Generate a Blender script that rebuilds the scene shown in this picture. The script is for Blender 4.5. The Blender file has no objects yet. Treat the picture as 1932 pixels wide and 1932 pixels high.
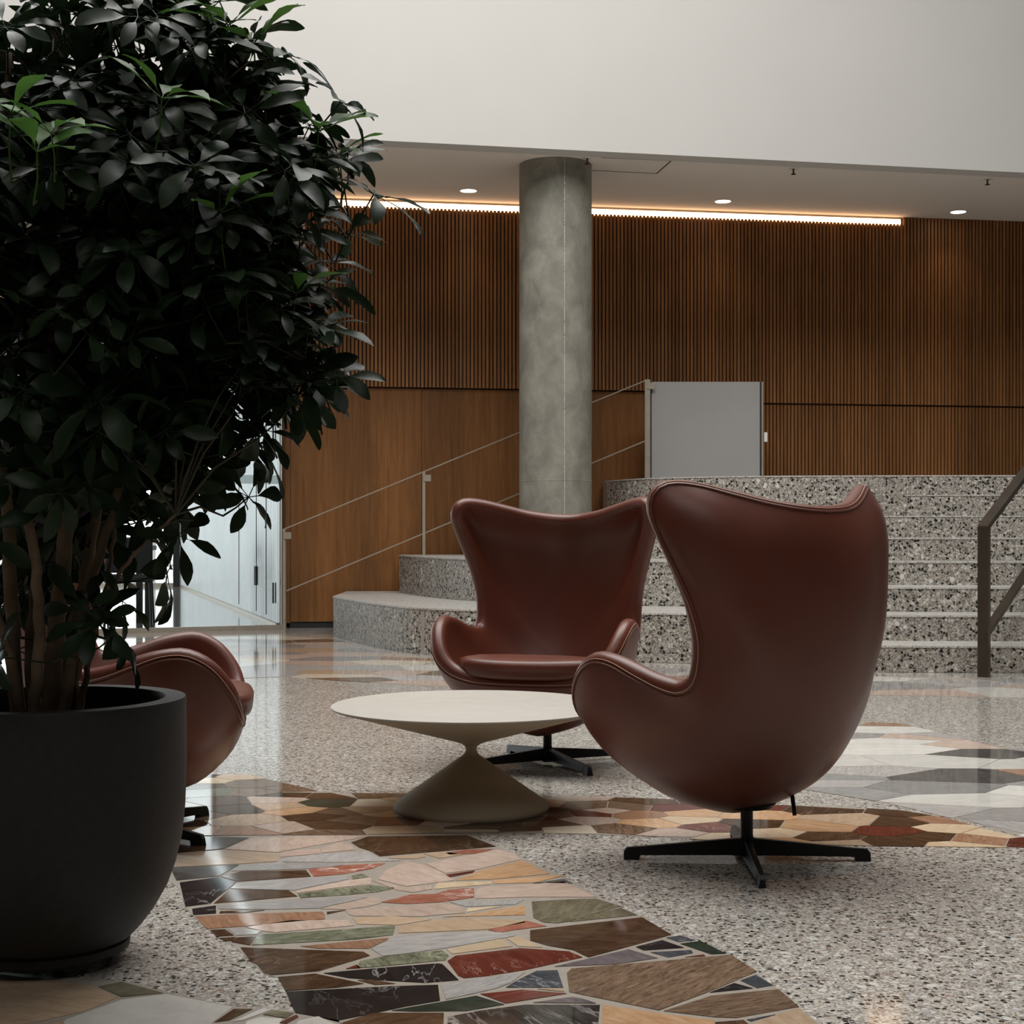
import bpy, bmesh, math, random
from mathutils import Vector, Matrix, noise
import numpy as np

# ------------------------------------------------------------------ camera, world, lights
SC = bpy.context.scene
COL = SC.collection
F_PX, EYE, HORIZON = 2900.0, 0.93, 1000.0          # focal length and horizon for a 1932 px frame
cam_d = bpy.data.cameras.new('camera')
cam_d.sensor_width = 36.0
cam_d.lens = 36.0 * F_PX / 1932.0
cam_d.shift_y = (HORIZON - 966.0) / 1932.0
cam_d.clip_end = 200
cam = bpy.data.objects.new('camera', cam_d)
cam.location = (0, 0, EYE)
cam.rotation_euler = (math.pi / 2, 0, 0)
COL.objects.link(cam)
SC.camera = cam

W = bpy.data.worlds.new('overcast_sky')
SC.world = W
W.use_nodes = True
W.node_tree.nodes['Background'].inputs[0].default_value = (0.95, 0.98, 1.0, 1)
W.node_tree.nodes['Background'].inputs[1].default_value = 2.2

def area_light(name, loc, rot, sx, sy, power, color):
    l = bpy.data.lights.new(name, 'AREA')
    l.shape = 'RECTANGLE'; l.size = sx; l.size_y = sy; l.energy = power; l.color = color
    o = bpy.data.objects.new(name, l)
    o.location = loc; o.rotation_euler = rot
    COL.objects.link(o)
    return o
# daylight of the glazed roof over the hall
area_light('roof_glazing_daylight', (0.0, 7.1, 8.9), (0, 0, 0), 9.0, 6.6, 1340, (1.0, 0.985, 0.96))
area_light('second_roof_glazing_daylight', (0.0, -2.6, 8.9), (0, 0, 0), 9.0, 3.4, 200, (1.0, 0.985, 0.96))

SC.view_settings.view_transform = 'Standard'
SC.view_settings.look = 'None'
SC.view_settings.exposure = 0.0
SC.view_settings.gamma = 1.0
SC.view_settings.use_curve_mapping = False
try:
    SC.cycles.use_denoising = True
    SC.cycles.max_bounces = 10
    SC.cycles.diffuse_bounces = 4
    SC.cycles.transparent_max_bounces = 24
    SC.cycles.caustics_reflective = False
    SC.cycles.caustics_refractive = False
    SC.cycles.sample_clamp_indirect = 6.0
except Exception:
    pass

# ------------------------------------------------------------------ helpers
def link(name, me, mat=None, parent=None, smooth=False):
    o = bpy.data.objects.new(name, me)
    COL.objects.link(o)
    if mat is not None:
        me.materials.clear(); me.materials.append(mat)
    if smooth:
        me.polygons.foreach_set('use_smooth', [True] * len(me.polygons))
    if parent is not None:
        o.parent = parent
    return o

def tag(o, label=None, category=None, group=None, kind=None):
    if label: o['label'] = label
    if category: o['category'] = category
    if group: o['group'] = group
    if kind: o['kind'] = kind
    return o

def empty(name, loc=(0, 0, 0), rz=0.0):
    o = bpy.data.objects.new(name, None)
    o.location = loc; o.rotation_euler = (0, 0, rz); o.empty_display_size = 0.1
    COL.objects.link(o)
    return o

class MB:
    """collects shapes and turns them into ONE mesh object"""
    def __init__(self):
        self.v, self.f = [], []
    def add(self, verts, faces):
        n = len(self.v)
        self.v += [tuple(p) for p in verts]
        self.f += [tuple(i + n for i in q) for q in faces]
        return self
    def box(self, c, s, rz=0.0, M=None):
        x, y, z = (k / 2 for k in s)
        P = [(-x, -y, -z), (x, -y, -z), (x, y, -z), (-x, y, -z), (-x, -y, z), (x, -y, z), (x, y, z), (-x, y, z)]
        m = M if M is not None else Matrix.Translation(c) @ Matrix.Rotation(rz, 4, 'Z')
        return self.add([m @ Vector(p) for p in P],
                        [(0, 3, 2, 1), (4, 5, 6, 7), (0, 1, 5, 4), (1, 2, 6, 5), (2, 3, 7, 6), (3, 0, 4, 7)])
    def bar(self, a, b, w, h, up=(0, 0, 1)):
        a, b = Vector(a), Vector(b)
        d = (b - a); L = d.length; d.normalize()
        s = d.cross(Vector(up))
        if s.length < 1e-6: s = d.cross(Vector((1, 0, 0)))
        s.normalize(); u = s.cross(d)
        P = []
        for p in (a, b):
            for i, j in ((-1, -1), (1, -1), (1, 1), (-1, 1)):
                P.append(p + s * (i * w / 2) + u * (j * h / 2))
        return self.add(P, [(0, 1, 2, 3), (7, 6, 5, 4), (0, 4, 5, 1), (1, 5, 6, 2), (2, 6, 7, 3), (3, 7, 4, 0)])
    def tube(self, pts, radii, n=8, caps=True):
        pts = [Vector(p) for p in pts]
        if not hasattr(radii, '__len__'): radii = [radii] * len(pts)
        N = len(self.v)
        ref = Vector((0.31, 0.2, 0.93))
        t0 = (pts[1] - pts[0]).normalized()
        s = t0.cross(ref); s.normalize()
        for i, p in enumerate(pts):
            t = (pts[min(i + 1, len(pts) - 1)] - pts[max(i - 1, 0)])
            if t.length < 1e-9: t = t0.copy()
            t.normalize()
            s = s - t * s.dot(t)
            if s.length < 1e-6: s = t.cross(ref)
            s.normalize(); u = t.cross(s)
            for k in range(n):
                a = 2 * math.pi * k / n
                self.v.append(tuple(p + (s * math.cos(a) + u * math.sin(a)) * radii[i]))
        for i in range(len(pts) - 1):
            for k in range(n):
                a, b = N + i * n + k, N + i * n + (k + 1) % n
                self.f.append((a, b, b + n, a + n))
        if caps:
            self.f.append(tuple(N + k for k in reversed(range(n))))
            self.f.append(tuple(N + (len(pts) - 1) * n + k for k in range(n)))
        return self
    def lathe(self, prof, n=64, c=(0, 0, 0), close=False):
        N = len(self.v)
        for r, z in prof:
            for k in range(n):
                a = 2 * math.pi * k / n
                self.v.append((c[0] + r * math.cos(a), c[1] + r * math.sin(a), c[2] + z))
        for i in range(len(prof) - 1):
            for k in range(n):
                a, b = N + i * n + k, N + i * n + (k + 1) % n
                self.f.append((a, b, b + n, a + n))
        if close:
            self.f.append(tuple(N + k for k in reversed(range(n))))
            self.f.append(tuple(N + (len(prof) - 1) * n + k for k in range(n)))
        return self
    def prism(self, poly, z0, z1):
        n = len(poly)
        ar = sum(poly[i][0] * poly[(i + 1) % n][1] - poly[(i + 1) % n][0] * poly[i][1] for i in range(n))
        if ar < 0: poly = list(reversed(poly))
        P = [(x, y, z0) for x, y in poly] + [(x, y, z1) for x, y in poly]
        Fs = [tuple(reversed(range(n))), tuple(range(n, 2 * n))]
        for i in range(n):
            j = (i + 1) % n
            Fs.append((i, j, j + n, i + n))
        return self.add(P, Fs)
    def mesh(self, name):
        me = bpy.data.meshes.new(name)
        me.from_pydata(self.v, [], self.f)
        me.update()
        return me
    def build(self, name, mat, parent=None, smooth=False, bevel=0.0, seg=2, angle=None):
        o = link(name, self.mesh(name), mat, parent, smooth)
        if bevel > 0:
            m = o.modifiers.new('bevel', 'BEVEL')
            m.width = bevel; m.segments = seg; m.limit_method = 'ANGLE'; m.angle_limit = math.radians(35)
        if angle is not None:
            o.data.polygons.foreach_set('use_smooth', [True] * len(o.data.polygons))
            o.data.set_sharp_from_angle(angle=math.radians(angle))
        return o

# ------------------------------------------------------------------ materials
def new_mat(name):
    m = bpy.data.materials.new(name)
    m.use_nodes = True
    nt = m.node_tree
    return m, nt, nt.nodes['Principled BSDF']

def N(nt, kind, **kw):
    n = nt.nodes.new(kind)
    for k, v in kw.items():
        if k.startswith('in_'):
            key = k[3:]
            key = int(key) if key.isdigit() else key
            n.inputs[key].default_value = v
        else:
            setattr(n, k, v)
    return n

def ramp(nt, stops, interp='LINEAR'):
    r = nt.nodes.new('ShaderNodeValToRGB')
    cr = r.color_ramp
    cr.interpolation = interp
    while len(cr.elements) < len(stops): cr.elements.new(0.5)
    for e, (p, c) in zip(cr.elements, stops):
        e.position = p
        e.color = (c[0], c[1], c[2], 1) if hasattr(c, '__len__') else (c, c, c, 1)
    return r

def mixc(nt, fac, a, b, mode='MIX'):
    m = nt.nodes.new('ShaderNodeMix')
    m.data_type = 'RGBA'; m.blend_type = mode
    for sock, v in ((m.inputs[0], fac), (m.inputs[6], a), (m.inputs[7], b)):
        if hasattr(v, 'is_output'): nt.links.new(v, sock)
        elif hasattr(v, '__len__'): sock.default_value = (v[0], v[1], v[2], 1)
        else: sock.default_value = v
    return m.outputs[2]

def sr(r, g, b):
    """sRGB 0-255 to linear"""
    return tuple((c / 255 / 12.92) if c <= 10 else ((c / 255 + 0.055) / 1.055) ** 2.4 for c in (r, g, b))

def plain(name, col, rough=0.5, metal=0.0, bump=0.0, bscale=200.0, var=0.0, vscale=4.0, spec=0.5, coords='Object'):
    m, nt, b = new_mat(name)
    b.inputs['Base Color'].default_value = (*col, 1)
    b.inputs['Roughness'].default_value = rough
    b.inputs['Metallic'].default_value = metal
    b.inputs['Specular IOR Level'].default_value = spec
    tc = N(nt, 'ShaderNodeTexCoord')
    if var > 0:
        n = N(nt, 'ShaderNodeTexNoise', in_Scale=vscale, in_Detail=6.0)
        nt.links.new(tc.outputs[coords], n.inputs['Vector'])
        r = ramp(nt, [(0.3, tuple(c * (1 - var) for c in col)), (0.7, tuple(min(1, c * (1 + var)) for c in col))])
        nt.links.new(n.outputs[0], r.inputs[0])
        nt.links.new(r.outputs[0], b.inputs['Base Color'])
    if bump > 0:
        n = N(nt, 'ShaderNodeTexNoise', in_Scale=bscale, in_Detail=3.0)
        nt.links.new(tc.outputs[coords], n.inputs['Vector'])
        bp = N(nt, 'ShaderNodeBump', in_Strength=bump, in_Distance=0.002)
        nt.links.new(n.outputs[0], bp.inputs['Height'])
        nt.links.new(bp.outputs[0], b.inputs['Normal'])
    return m

def emit(name, col, strength):
    m, nt, b = new_mat(name)
    b.inputs['Base Color'].default_value = (*col, 1)
    b.inputs['Emission Color'].default_value = (*col, 1)
    b.inputs['Emission Strength'].default_value = strength
    return m

def terrazzo(name, scale, stops, base, rough=0.12, big=0.0, spec=0.5, bump=0.0):
    """stone chips in a cement ground: cells picked at random from the stops, ground between them"""
    m, nt, b = new_mat(name)
    tc = N(nt, 'ShaderNodeTexCoord')
    v1 = N(nt, 'ShaderNodeTexVoronoi', in_Scale=scale, in_Randomness=1.0)
    v2 = N(nt, 'ShaderNodeTexVoronoi', in_Scale=scale * 2.3, in_Randomness=1.0)
    ve = N(nt, 'ShaderNodeTexVoronoi', feature='DISTANCE_TO_EDGE', in_Scale=scale, in_Randomness=1.0)
    for v in (v1, v2, ve): nt.links.new(tc.outputs['Object'], v.inputs['Vector'])
    s1 = N(nt, 'ShaderNodeSeparateColor'); nt.links.new(v1.outputs['Color'], s1.inputs[0])
    s2 = N(nt, 'ShaderNodeSeparateColor'); nt.links.new(v2.outputs['Color'], s2.inputs[0])
    r1 = ramp(nt, stops, 'CONSTANT'); nt.links.new(s1.outputs[0], r1.inputs[0])
    r2 = ramp(nt, stops, 'CONSTANT'); nt.links.new(s2.outputs[1], r2.inputs[0])
    small = mixc(nt, 0.55, base, r2.outputs[0])
    edge = ramp(nt, [(0.0, 0), (0.06, 0), (0.13, 1)]); nt.links.new(ve.outputs['Distance'], edge.inputs[0])
    pick = ramp(nt, [(0.0, 0), (0.45, 1)], 'CONSTANT'); nt.links.new(s1.outputs[1], pick.inputs[0])
    mm = N(nt, 'ShaderNodeMath', operation='MULTIPLY')
    nt.links.new(edge.outputs[0], mm.inputs[0]); nt.links.new(pick.outputs[0], mm.inputs[1])
    col = mixc(nt, mm.outputs[0], small, r1.outputs[0])
    if big > 0:
        v3 = N(nt, 'ShaderNodeTexVoronoi', in_Scale=scale * 0.38, in_Randomness=1.0)
        nt.links.new(tc.outputs['Object'], v3.inputs['Vector'])
        s3 = N(nt, 'ShaderNodeSeparateColor'); nt.links.new(v3.outputs['Color'], s3.inputs[0])
        d3 = ramp(nt, [(0.0, 1), (0.36, 0)], 'CONSTANT'); nt.links.new(v3.outputs['Distance'], d3.inputs[0])
        p3 = ramp(nt, [(0.0, 0), (1 - big, 1)], 'CONSTANT'); nt.links.new(s3.outputs[0], p3.inputs[0])
        m3 = N(nt, 'ShaderNodeMath', operation='MULTIPLY')
        nt.links.new(d3.outputs[0], m3.inputs[0]); nt.links.new(p3.outputs[0], m3.inputs[1])
        c3 = ramp(nt, [(0.0, (0.62, 0.61, 0.58)), (0.7, (0.5, 0.46, 0.42)), (0.9, (0.42, 0.40, 0.40))], 'CONSTANT')
        nt.links.new(s3.outputs[1], c3.inputs[0])
        col = mixc(nt, m3.outputs[0], col, c3.outputs[0])
    nt.links.new(col, b.inputs['Base Color'])
    b.inputs['Roughness'].default_value = rough
    b.inputs['Specular IOR Level'].default_value = spec
    if bump > 0:
        bp = N(nt, 'ShaderNodeBump', in_Strength=bump, in_Distance=0.002)
        nt.links.new(v1.outputs['Distance'], bp.inputs['Height'])
        nt.links.new(bp.outputs[0], b.inputs['Normal'])
    return m

def marble(name, c_dark, c_light, vein=None, vein_amt=0.0, scale=5.0, vscale=7.0, contrast=0.25, stretch=3.0, rough=0.06):
    m, nt, b = new_mat(name)
    geo = N(nt, 'ShaderNodeNewGeometry')
    oi = N(nt, 'ShaderNodeObjectInfo')
    rot = N(nt, 'ShaderNodeVectorRotate', rotation_type='Z_AXIS')
    ang = N(nt, 'ShaderNodeMath', operation='MULTIPLY', in_1=6.28)
    nt.links.new(oi.outputs['Random'], ang.inputs[0])
    nt.links.new(geo.outputs['Position'], rot.inputs['Vector']); nt.links.new(ang.outputs[0], rot.inputs['Angle'])
    mp = N(nt, 'ShaderNodeMapping'); mp.inputs['Scale'].default_value = (1, stretch, 1)
    nt.links.new(rot.outputs[0], mp.inputs['Vector'])
    off = N(nt, 'ShaderNodeMath', operation='MULTIPLY', in_1=97.0)
    nt.links.new(oi.outputs['Random'], off.inputs[0])
    n = N(nt, 'ShaderNodeTexNoise', noise_dimensions='4D', in_Scale=scale * 2.2, in_Detail=10.0, in_Roughness=0.72, in_Distortion=0.7)
    nt.links.new(mp.outputs[0], n.inputs['Vector']); nt.links.new(off.outputs[0], n.inputs['W'])
    r = ramp(nt, [(0.5 - contrast * 0.62, c_dark), (0.5 + contrast * 0.62, c_light)])
    nt.links.new(n.outputs[0], r.inputs[0])
    col = r.outputs[0]
    if vein:
        n2 = N(nt, 'ShaderNodeTexNoise', noise_dimensions='4D', in_Scale=vscale, in_Detail=5.0, in_Roughness=0.55, in_Distortion=1.4)
        nt.links.new(mp.outputs[0], n2.inputs['Vector']); nt.links.new(off.outputs[0], n2.inputs['W'])
        vr = ramp(nt, [(0.5 - 0.009 - vein_amt * 0.035, 0), (0.5, 1), (0.5 + 0.009 + vein_amt * 0.035, 0)])
        nt.links.new(n2.outputs[0], vr.inputs[0])
        n3 = N(nt, 'ShaderNodeTexNoise', in_Scale=vscale * 0.6, in_Detail=2.0)
        nt.links.new(geo.outputs['Position'], n3.inputs['Vector'])
        gate = ramp(nt, [(0.47, 0.04), (0.66, min(1.0, 0.5 + vein_amt))])
        nt.links.new(n3.outputs[0], gate.inputs[0])
        mu = N(nt, 'ShaderNodeMath', operation='MULTIPLY')
        nt.links.new(vr.outputs[0], mu.inputs[0]); nt.links.new(gate.outputs[0], mu.inputs[1])
        col = mixc(nt, mu.outputs[0], col, vein)
    hv = N(nt, 'ShaderNodeHueSaturation')
    vmap = N(nt, 'ShaderNodeMapRange', in_3=0.85, in_4=1.15)
    nt.links.new(oi.outputs['Random'], vmap.inputs[0]); nt.links.new(vmap.outputs[0], hv.inputs['Value'])
    nt.links.new(col, hv.inputs['Color'])
    nt.links.new(hv.outputs[0], b.inputs['Base Color'])
    b.inputs['Roughness'].default_value = rough
    return m

def wood(name, c0, c1, c2, slat=False, rough=0.45):
    m, nt, b = new_mat(name)
    geo = N(nt, 'ShaderNodeNewGeometry')
    oi = N(nt, 'ShaderNodeObjectInfo')
    mp = N(nt, 'ShaderNodeMapping'); mp.inputs['Scale'].default_value = (14, 14, 0.9)
    nt.links.new(geo.outputs['Position'], mp.inputs['Vector'])
    off = N(nt, 'ShaderNodeMath', operation='MULTIPLY', in_1=53.0)
    nt.links.new(oi.outputs['Random'], off.inputs[0])
    n = N(nt, 'ShaderNodeTexNoise', noise_dimensions='4D', in_Scale=2.2, in_Detail=8.0, in_Roughness=0.7, in_Distortion=0.5)
    nt.links.new(mp.outputs[0], n.inputs['Vector']); nt.links.new(off.outputs[0], n.inputs['W'])
    r = ramp(nt, [(0.25, c0), (0.5, c1), (0.75, c2)])
    nt.links.new(n.outputs[0], r.inputs[0])
    mp2 = N(nt, 'ShaderNodeMapping'); mp2.inputs['Scale'].default_value = (1.3, 1.3, 0.12)
    nt.links.new(geo.outputs['Position'], mp2.inputs['Vector'])
    n2 = N(nt, 'ShaderNodeTexNoise', in_Scale=1.6, in_Detail=3.0)
    nt.links.new(mp2.outputs[0], n2.inputs['Vector'])
    vm = N(nt, 'ShaderNodeMapRange', in_1=0.3, in_2=0.7, in_3=0.72, in_4=1.28)
    nt.links.new(n2.outputs[0], vm.inputs[0])
    hv = N(nt, 'ShaderNodeHueSaturation'); nt.links.new(r.outputs[0], hv.inputs['Color'])
    if slat:
        rm = N(nt, 'ShaderNodeMapRange', in_3=0.84, in_4=1.16); nt.links.new(oi.outputs['Random'], rm.inputs[0])
        mu = N(nt, 'ShaderNodeMath', operation='MULTIPLY')
        nt.links.new(rm.outputs[0], mu.inputs[0]); nt.links.new(vm.outputs[0], mu.inputs[1])
        nt.links.new(mu.outputs[0], hv.inputs['Value'])
    else:
        nt.links.new(vm.outputs[0], hv.inputs['Value'])
    nt.links.new(hv.outputs[0], b.inputs['Base Color'])
    b.inputs['Roughness'].default_value = rough
    b.inputs['Specular IOR Level'].default_value = 0.3
    return m

M = {}
M['floor'] = terrazzo('terrazzo_floor', 92.0,
    [(0.0, sr(40, 38, 36)), (0.28, sr(112, 107, 101)), (0.42, sr(178, 172, 164)), (0.68, sr(210, 206, 198)), (0.91, sr(150, 130, 114))],
    sr(190, 185, 176), rough=0.085, big=0.12, spec=0.5)
M['steps'] = terrazzo('terrazzo_steps', 50.0,
    [(0.0, sr(36, 34, 32)), (0.36, sr(100, 96, 91)), (0.50, sr(164, 158, 150)), (0.76, sr(198, 192, 183)), (0.95, sr(150, 134, 118))],
    sr(166, 160, 151), rough=0.4, big=0.06, spec=0.3)
M['tread'] = terrazzo('terrazzo_tread', 90.0,
    [(0.0, sr(120, 117, 112)), (0.25, sr(170, 166, 160)), (0.6, sr(205, 202, 196))], sr(186, 183, 178), rough=0.35, spec=0.3)
M['grout'] = plain('stone_grout', sr(158, 149, 138), 0.3, var=0.08, vscale=30)
MAR = {
 'br': marble('brown_marble', sr(50, 35, 25), sr(100, 76, 58), sr(165, 142, 120), 0.0, 6, 5, 0.28),
 'bw': marble('dark_brown_marble', sr(44, 31, 22), sr(86, 64, 48), sr(190, 175, 155), 0.1, 6, 4, 0.28),
 'bl': marble('pale_brown_marble', sr(72, 56, 43), sr(138, 115, 95), sr(170, 150, 130), 0.0, 8, 6, 0.25, 5),
 'bk': marble('black_marble', sr(24, 24, 25), sr(44, 43, 44), sr(190, 188, 185), 0.0, 4, 3.5, 0.3, 1.5),
 'bv': marble('black_marble_white_veins', sr(22, 20, 20), sr(70, 66, 62), sr(205, 200, 195), 0.8, 5, 4, 0.25, 4),
 'dg': marble('charcoal_marble', sr(58, 56, 55), sr(98, 94, 90), sr(170, 168, 165), 0.0, 5, 4, 0.3),
 'db': marble('slate_blue_marble', sr(46, 50, 55), sr(88, 92, 98), sr(190, 190, 190), 0.1, 6, 5, 0.28, 4),
 'rd': marble('red_marble', sr(82, 38, 30), sr(114, 58, 46), sr(205, 170, 155), 0.0, 6, 4, 0.3, 3),
 'rv': marble('veined_red_marble', sr(136, 78, 62), sr(170, 112, 94), sr(225, 210, 200), 0.9, 6, 9, 0.3, 2),
 'gn': marble('green_marble', sr(72, 76, 60), sr(140, 142, 120), sr(190, 190, 160), 0.4, 8, 8, 0.22, 3),
 'dn': marble('dark_green_marble', sr(32, 42, 36), sr(62, 76, 64), sr(110, 125, 110), 0.0, 6, 6, 0.3, 3),
 'pk': marble('pink_beige_marble', sr(176, 152, 137), sr(206, 186, 172), sr(215, 200, 188), 0.1, 7, 5, 0.25, 4),
 'ob': marble('rust_marble', sr(128, 92, 70), sr(172, 134, 108), sr(200, 180, 165), 0.1, 8, 5, 0.25, 6),
 'tn': marble('tan_marble', sr(162, 138, 112), sr(194, 170, 145), None, 0, 6, 5, 0.28, 4),
 'og': marble('orange_marble', sr(178, 134, 94), sr(206, 172, 138), sr(220, 195, 165), 0.1, 6, 4, 0.25, 4),
 'oc': marble('ochre_marble', sr(188, 162, 130), sr(214, 194, 166), None, 0, 6, 4, 0.28, 3),
 'lg': marble('light_grey_marble', sr(148, 144, 141), sr(190, 186, 182), sr(205, 200, 196), 0.1, 8, 5, 0.22, 7),
 'gy': marble('grey_marble', sr(122, 120, 118), sr(160, 158, 156), sr(195, 192, 190), 0.1, 7, 5, 0.25, 6),
 'wh': marble('white_marble', sr(202, 198, 190), sr(222, 219, 212), sr(180, 176, 170), 0.0, 4, 3, 0.3, 2),
 'cr': marble('cream_marble', sr(204, 190, 166), sr(224, 214, 196), None, 0, 5, 3, 0.3, 2),
 'pu': marble('purple_grey_marble', sr(84, 76, 80), sr(122, 112, 114), sr(150, 120, 118), 0.2, 6, 5, 0.28, 4),
 'ol': marble('olive_marble', sr(84, 80, 64), sr(134, 128, 106), sr(95, 74, 58), 0.2, 7, 5, 0.25, 3),
}
M['plaster'] = plain('white_plaster', sr(193, 191, 187), 0.9, bump=0.15, bscale=300, var=0.015, vscale=1.5)
M['soffit'] = plain('soffit_plaster', sr(226, 218, 209), 0.9, bump=0.1, bscale=300, var=0.02, vscale=1.5)
M['paint'] = plain('grey_wall_paint', sr(66, 64, 61), 0.9)
M['veneer'] = wood('oak_veneer', sr(96, 62, 32), sr(120, 80, 44), sr(140, 96, 56))
M['slat'] = wood('oak_slat', sr(108, 71, 40), sr(138, 94, 56), sr(160, 112, 70), slat=True)
M['slat_back'] = plain('slat_backing', sr(74, 49, 29), 0.8)
M['concrete'] = None
M['steel'] = plain('brushed_steel', sr(176, 166, 152), 0.4, 0.6, var=0.08, vscale=12)
M['dark_steel'] = plain('dark_bronze_steel', sr(96, 86, 76), 0.38, 1.0, var=0.12, vscale=6)
M['black_metal'] = plain('black_lacquered_metal', (0.006, 0.006, 0.006), 0.42, 0.0, spec=0.4)
M['black'] = plain('matt_black', (0.012, 0.012, 0.012), 0.6)
M['pot'] = plain('charcoal_fibrecement', (0.016, 0.016, 0.016), 0.55, bump=0.3, bscale=420, var=0.2, vscale=60, spec=0.35)
M['soil'] = plain('dark_soil', (0.018, 0.013, 0.010), 0.95, bump=0.8, bscale=60, var=0.4, vscale=40)
M['table_metal'] = plain('table_greige_metal', sr(166, 154, 132), 0.62, bump=0.06, bscale=700, spec=0.25)
M['table_top'] = plain('table_stone_top', sr(184, 178, 169), 0.5, var=0.04, vscale=14, spec=0.3)
M['panel'] = plain('grey_laminate', sr(150, 148, 147), 0.6, var=0.03, vscale=2)
M['white'] = plain('white_plastic', sr(215, 213, 208), 0.5)
M['led'] = emit('warm_led', (1.0, 0.60, 0.32), 7.0)
M['lamp'] = emit('lamp_diffuser', (1.0, 0.90, 0.76), 7.0)

def concrete():
    m, nt, b = new_mat('cast_concrete')
    tc = N(nt, 'ShaderNodeTexCoord')
    n = N(nt, 'ShaderNodeTexNoise', in_Scale=2.2, in_Detail=10.0, in_Roughness=0.62, in_Distortion=0.4)
    mp = N(nt, 'ShaderNodeMapping'); mp.inputs['Scale'].default_value = (2.6, 2.6, 2.0)
    nt.links.new(tc.outputs['Object'], mp.inputs['Vector']); nt.links.new(mp.outputs[0], n.inputs['Vector'])
    r = ramp(nt, [(0.3, sr(106, 104, 94)), (0.5, sr(127, 124, 113)), (0.7, sr(146, 142, 131))])
    nt.links.new(n.outputs[0], r.inputs[0])
    nt.links.new(r.outputs[0], b.inputs['Base Color'])
    b.inputs['Roughness'].default_value = 0.7
    bp = N(nt, 'ShaderNodeBump', in_Strength=0.25, in_Distance=0.004)
    nt.links.new(n.outputs[0], bp.inputs['Height']); nt.links.new(bp.outputs[0], b.inputs['Normal'])
    return m
M['concrete'] = concrete()

def leather(name, col):
    m, nt, b = new_mat(name)
    tc = N(nt, 'ShaderNodeTexCoord')
    n = N(nt, 'ShaderNodeTexNoise', in_Scale=3.0, in_Detail=5.0)
    nt.links.new(tc.outputs['Object'], n.inputs['Vector'])
    r = ramp(nt, [(0.3, tuple(c * 0.82 for c in col)), (0.7, tuple(c * 1.15 for c in col))])
    nt.links.new(n.outputs[0], r.inputs[0]); nt.links.new(r.outputs[0], b.inputs['Base Color'])
    v = N(nt, 'ShaderNodeTexVoronoi', in_Scale=420.0)
    nt.links.new(tc.outputs['Object'], v.inputs['Vector'])
    bp = N(nt, 'ShaderNodeBump', in_Strength=0.10, in_Distance=0.0006)
    nt.links.new(v.outputs['Distance'], bp.inputs['Height']); nt.links.new(bp.outputs[0], b.inputs['Normal'])
    b.inputs['Roughness'].default_value = 0.38
    b.inputs['Specular IOR Level'].default_value = 0.5
    return m
M['leather'] = leather('cognac_leather', sr(97, 50, 36))
M['thread'] = plain('pale_thread', sr(190, 150, 128), 0.7)

def leaf_mat(name, c0, c1, trans, rough=0.40):
    m, nt, b = new_mat(name)
    oi = N(nt, 'ShaderNodeObjectInfo'); tc = N(nt, 'ShaderNodeTexCoord')
    n = N(nt, 'ShaderNodeTexNoise', in_Scale=9.0, in_Detail=3.0)
    nt.links.new(tc.outputs['Object'], n.inputs['Vector'])
    r = ramp(nt, [(0.3, c0), (0.7, c1)]); nt.links.new(n.outputs[0], r.inputs[0])
    hv = N(nt, 'ShaderNodeHueSaturation')
    vm = N(nt, 'ShaderNodeMapRange', in_3=0.75, in_4=1.3); nt.links.new(oi.outputs['Random'], vm.inputs[0])
    nt.links.new(vm.outputs[0], hv.inputs['Value']); nt.links.new(r.outputs[0], hv.inputs['Color'])
    nt.links.new(hv.outputs[0], b.inputs['Base Color'])
    b.inputs['Roughness'].default_value = rough
    b.inputs['Specular IOR Level'].default_value = 0.2
    if trans > 0:
        t = N(nt, 'ShaderNodeBsdfTranslucent')
        nt.links.new(hv.outputs[0], t.inputs['Color'])
        mx = N(nt, 'ShaderNodeMixShader', in_0=trans)
        nt.links.new(b.outputs[0], mx.inputs[1]); nt.links.new(t.outputs[0], mx.inputs[2])
        nt.links.new(mx.outputs[0], nt.nodes['Material Output'].inputs['Surface'])
    return m
M['leaf'] = leaf_mat('dark_leaf', (0.010, 0.020, 0.009), (0.020, 0.038, 0.014), 0.15)
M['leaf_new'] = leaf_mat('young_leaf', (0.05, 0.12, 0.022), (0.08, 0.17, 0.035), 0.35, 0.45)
M['bark'] = plain('pale_bark', sr(92, 76, 58), 0.85, bump=0.7, bscale=50, var=0.35, vscale=22)
M['twig'] = plain('green_brown_twig', sr(46, 42, 26), 0.7)

def glass(name, tint=(0.93, 0.97, 0.97), frost=0.0):
    m, nt, b = new_mat(name)
    nt.nodes.remove(b)
    t = N(nt, 'ShaderNodeBsdfTransparent'); t.inputs[0].default_value = (*tint, 1)
    g = N(nt, 'ShaderNodeBsdfGlossy'); g.inputs['Roughness'].default_value = 0.02
    fr = N(nt, 'ShaderNodeFresnel', in_0=1.3)
    mx = N(nt, 'ShaderNodeMixShader')
    nt.links.new(fr.outputs[0], mx.inputs[0]); nt.links.new(t.outputs[0], mx.inputs[1]); nt.links.new(g.outputs[0], mx.inputs[2])
    out = mx.outputs[0]
    if frost > 0:
        d = N(nt, 'ShaderNodeBsdfDiffuse'); d.inputs[0].default_value = (0.75, 0.78, 0.78, 1)
        m2 = N(nt, 'ShaderNodeMixShader', in_0=frost)
        nt.links.new(out, m2.inputs[1]); nt.links.new(d.outputs[0], m2.inputs[2]); out = m2.outputs[0]
    nt.links.new(out, nt.nodes['Material Output'].inputs['Surface'])
    return m
M['glass'] = glass('clear_glass')
M['film'] = glass('frosted_film', frost=0.45)
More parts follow.
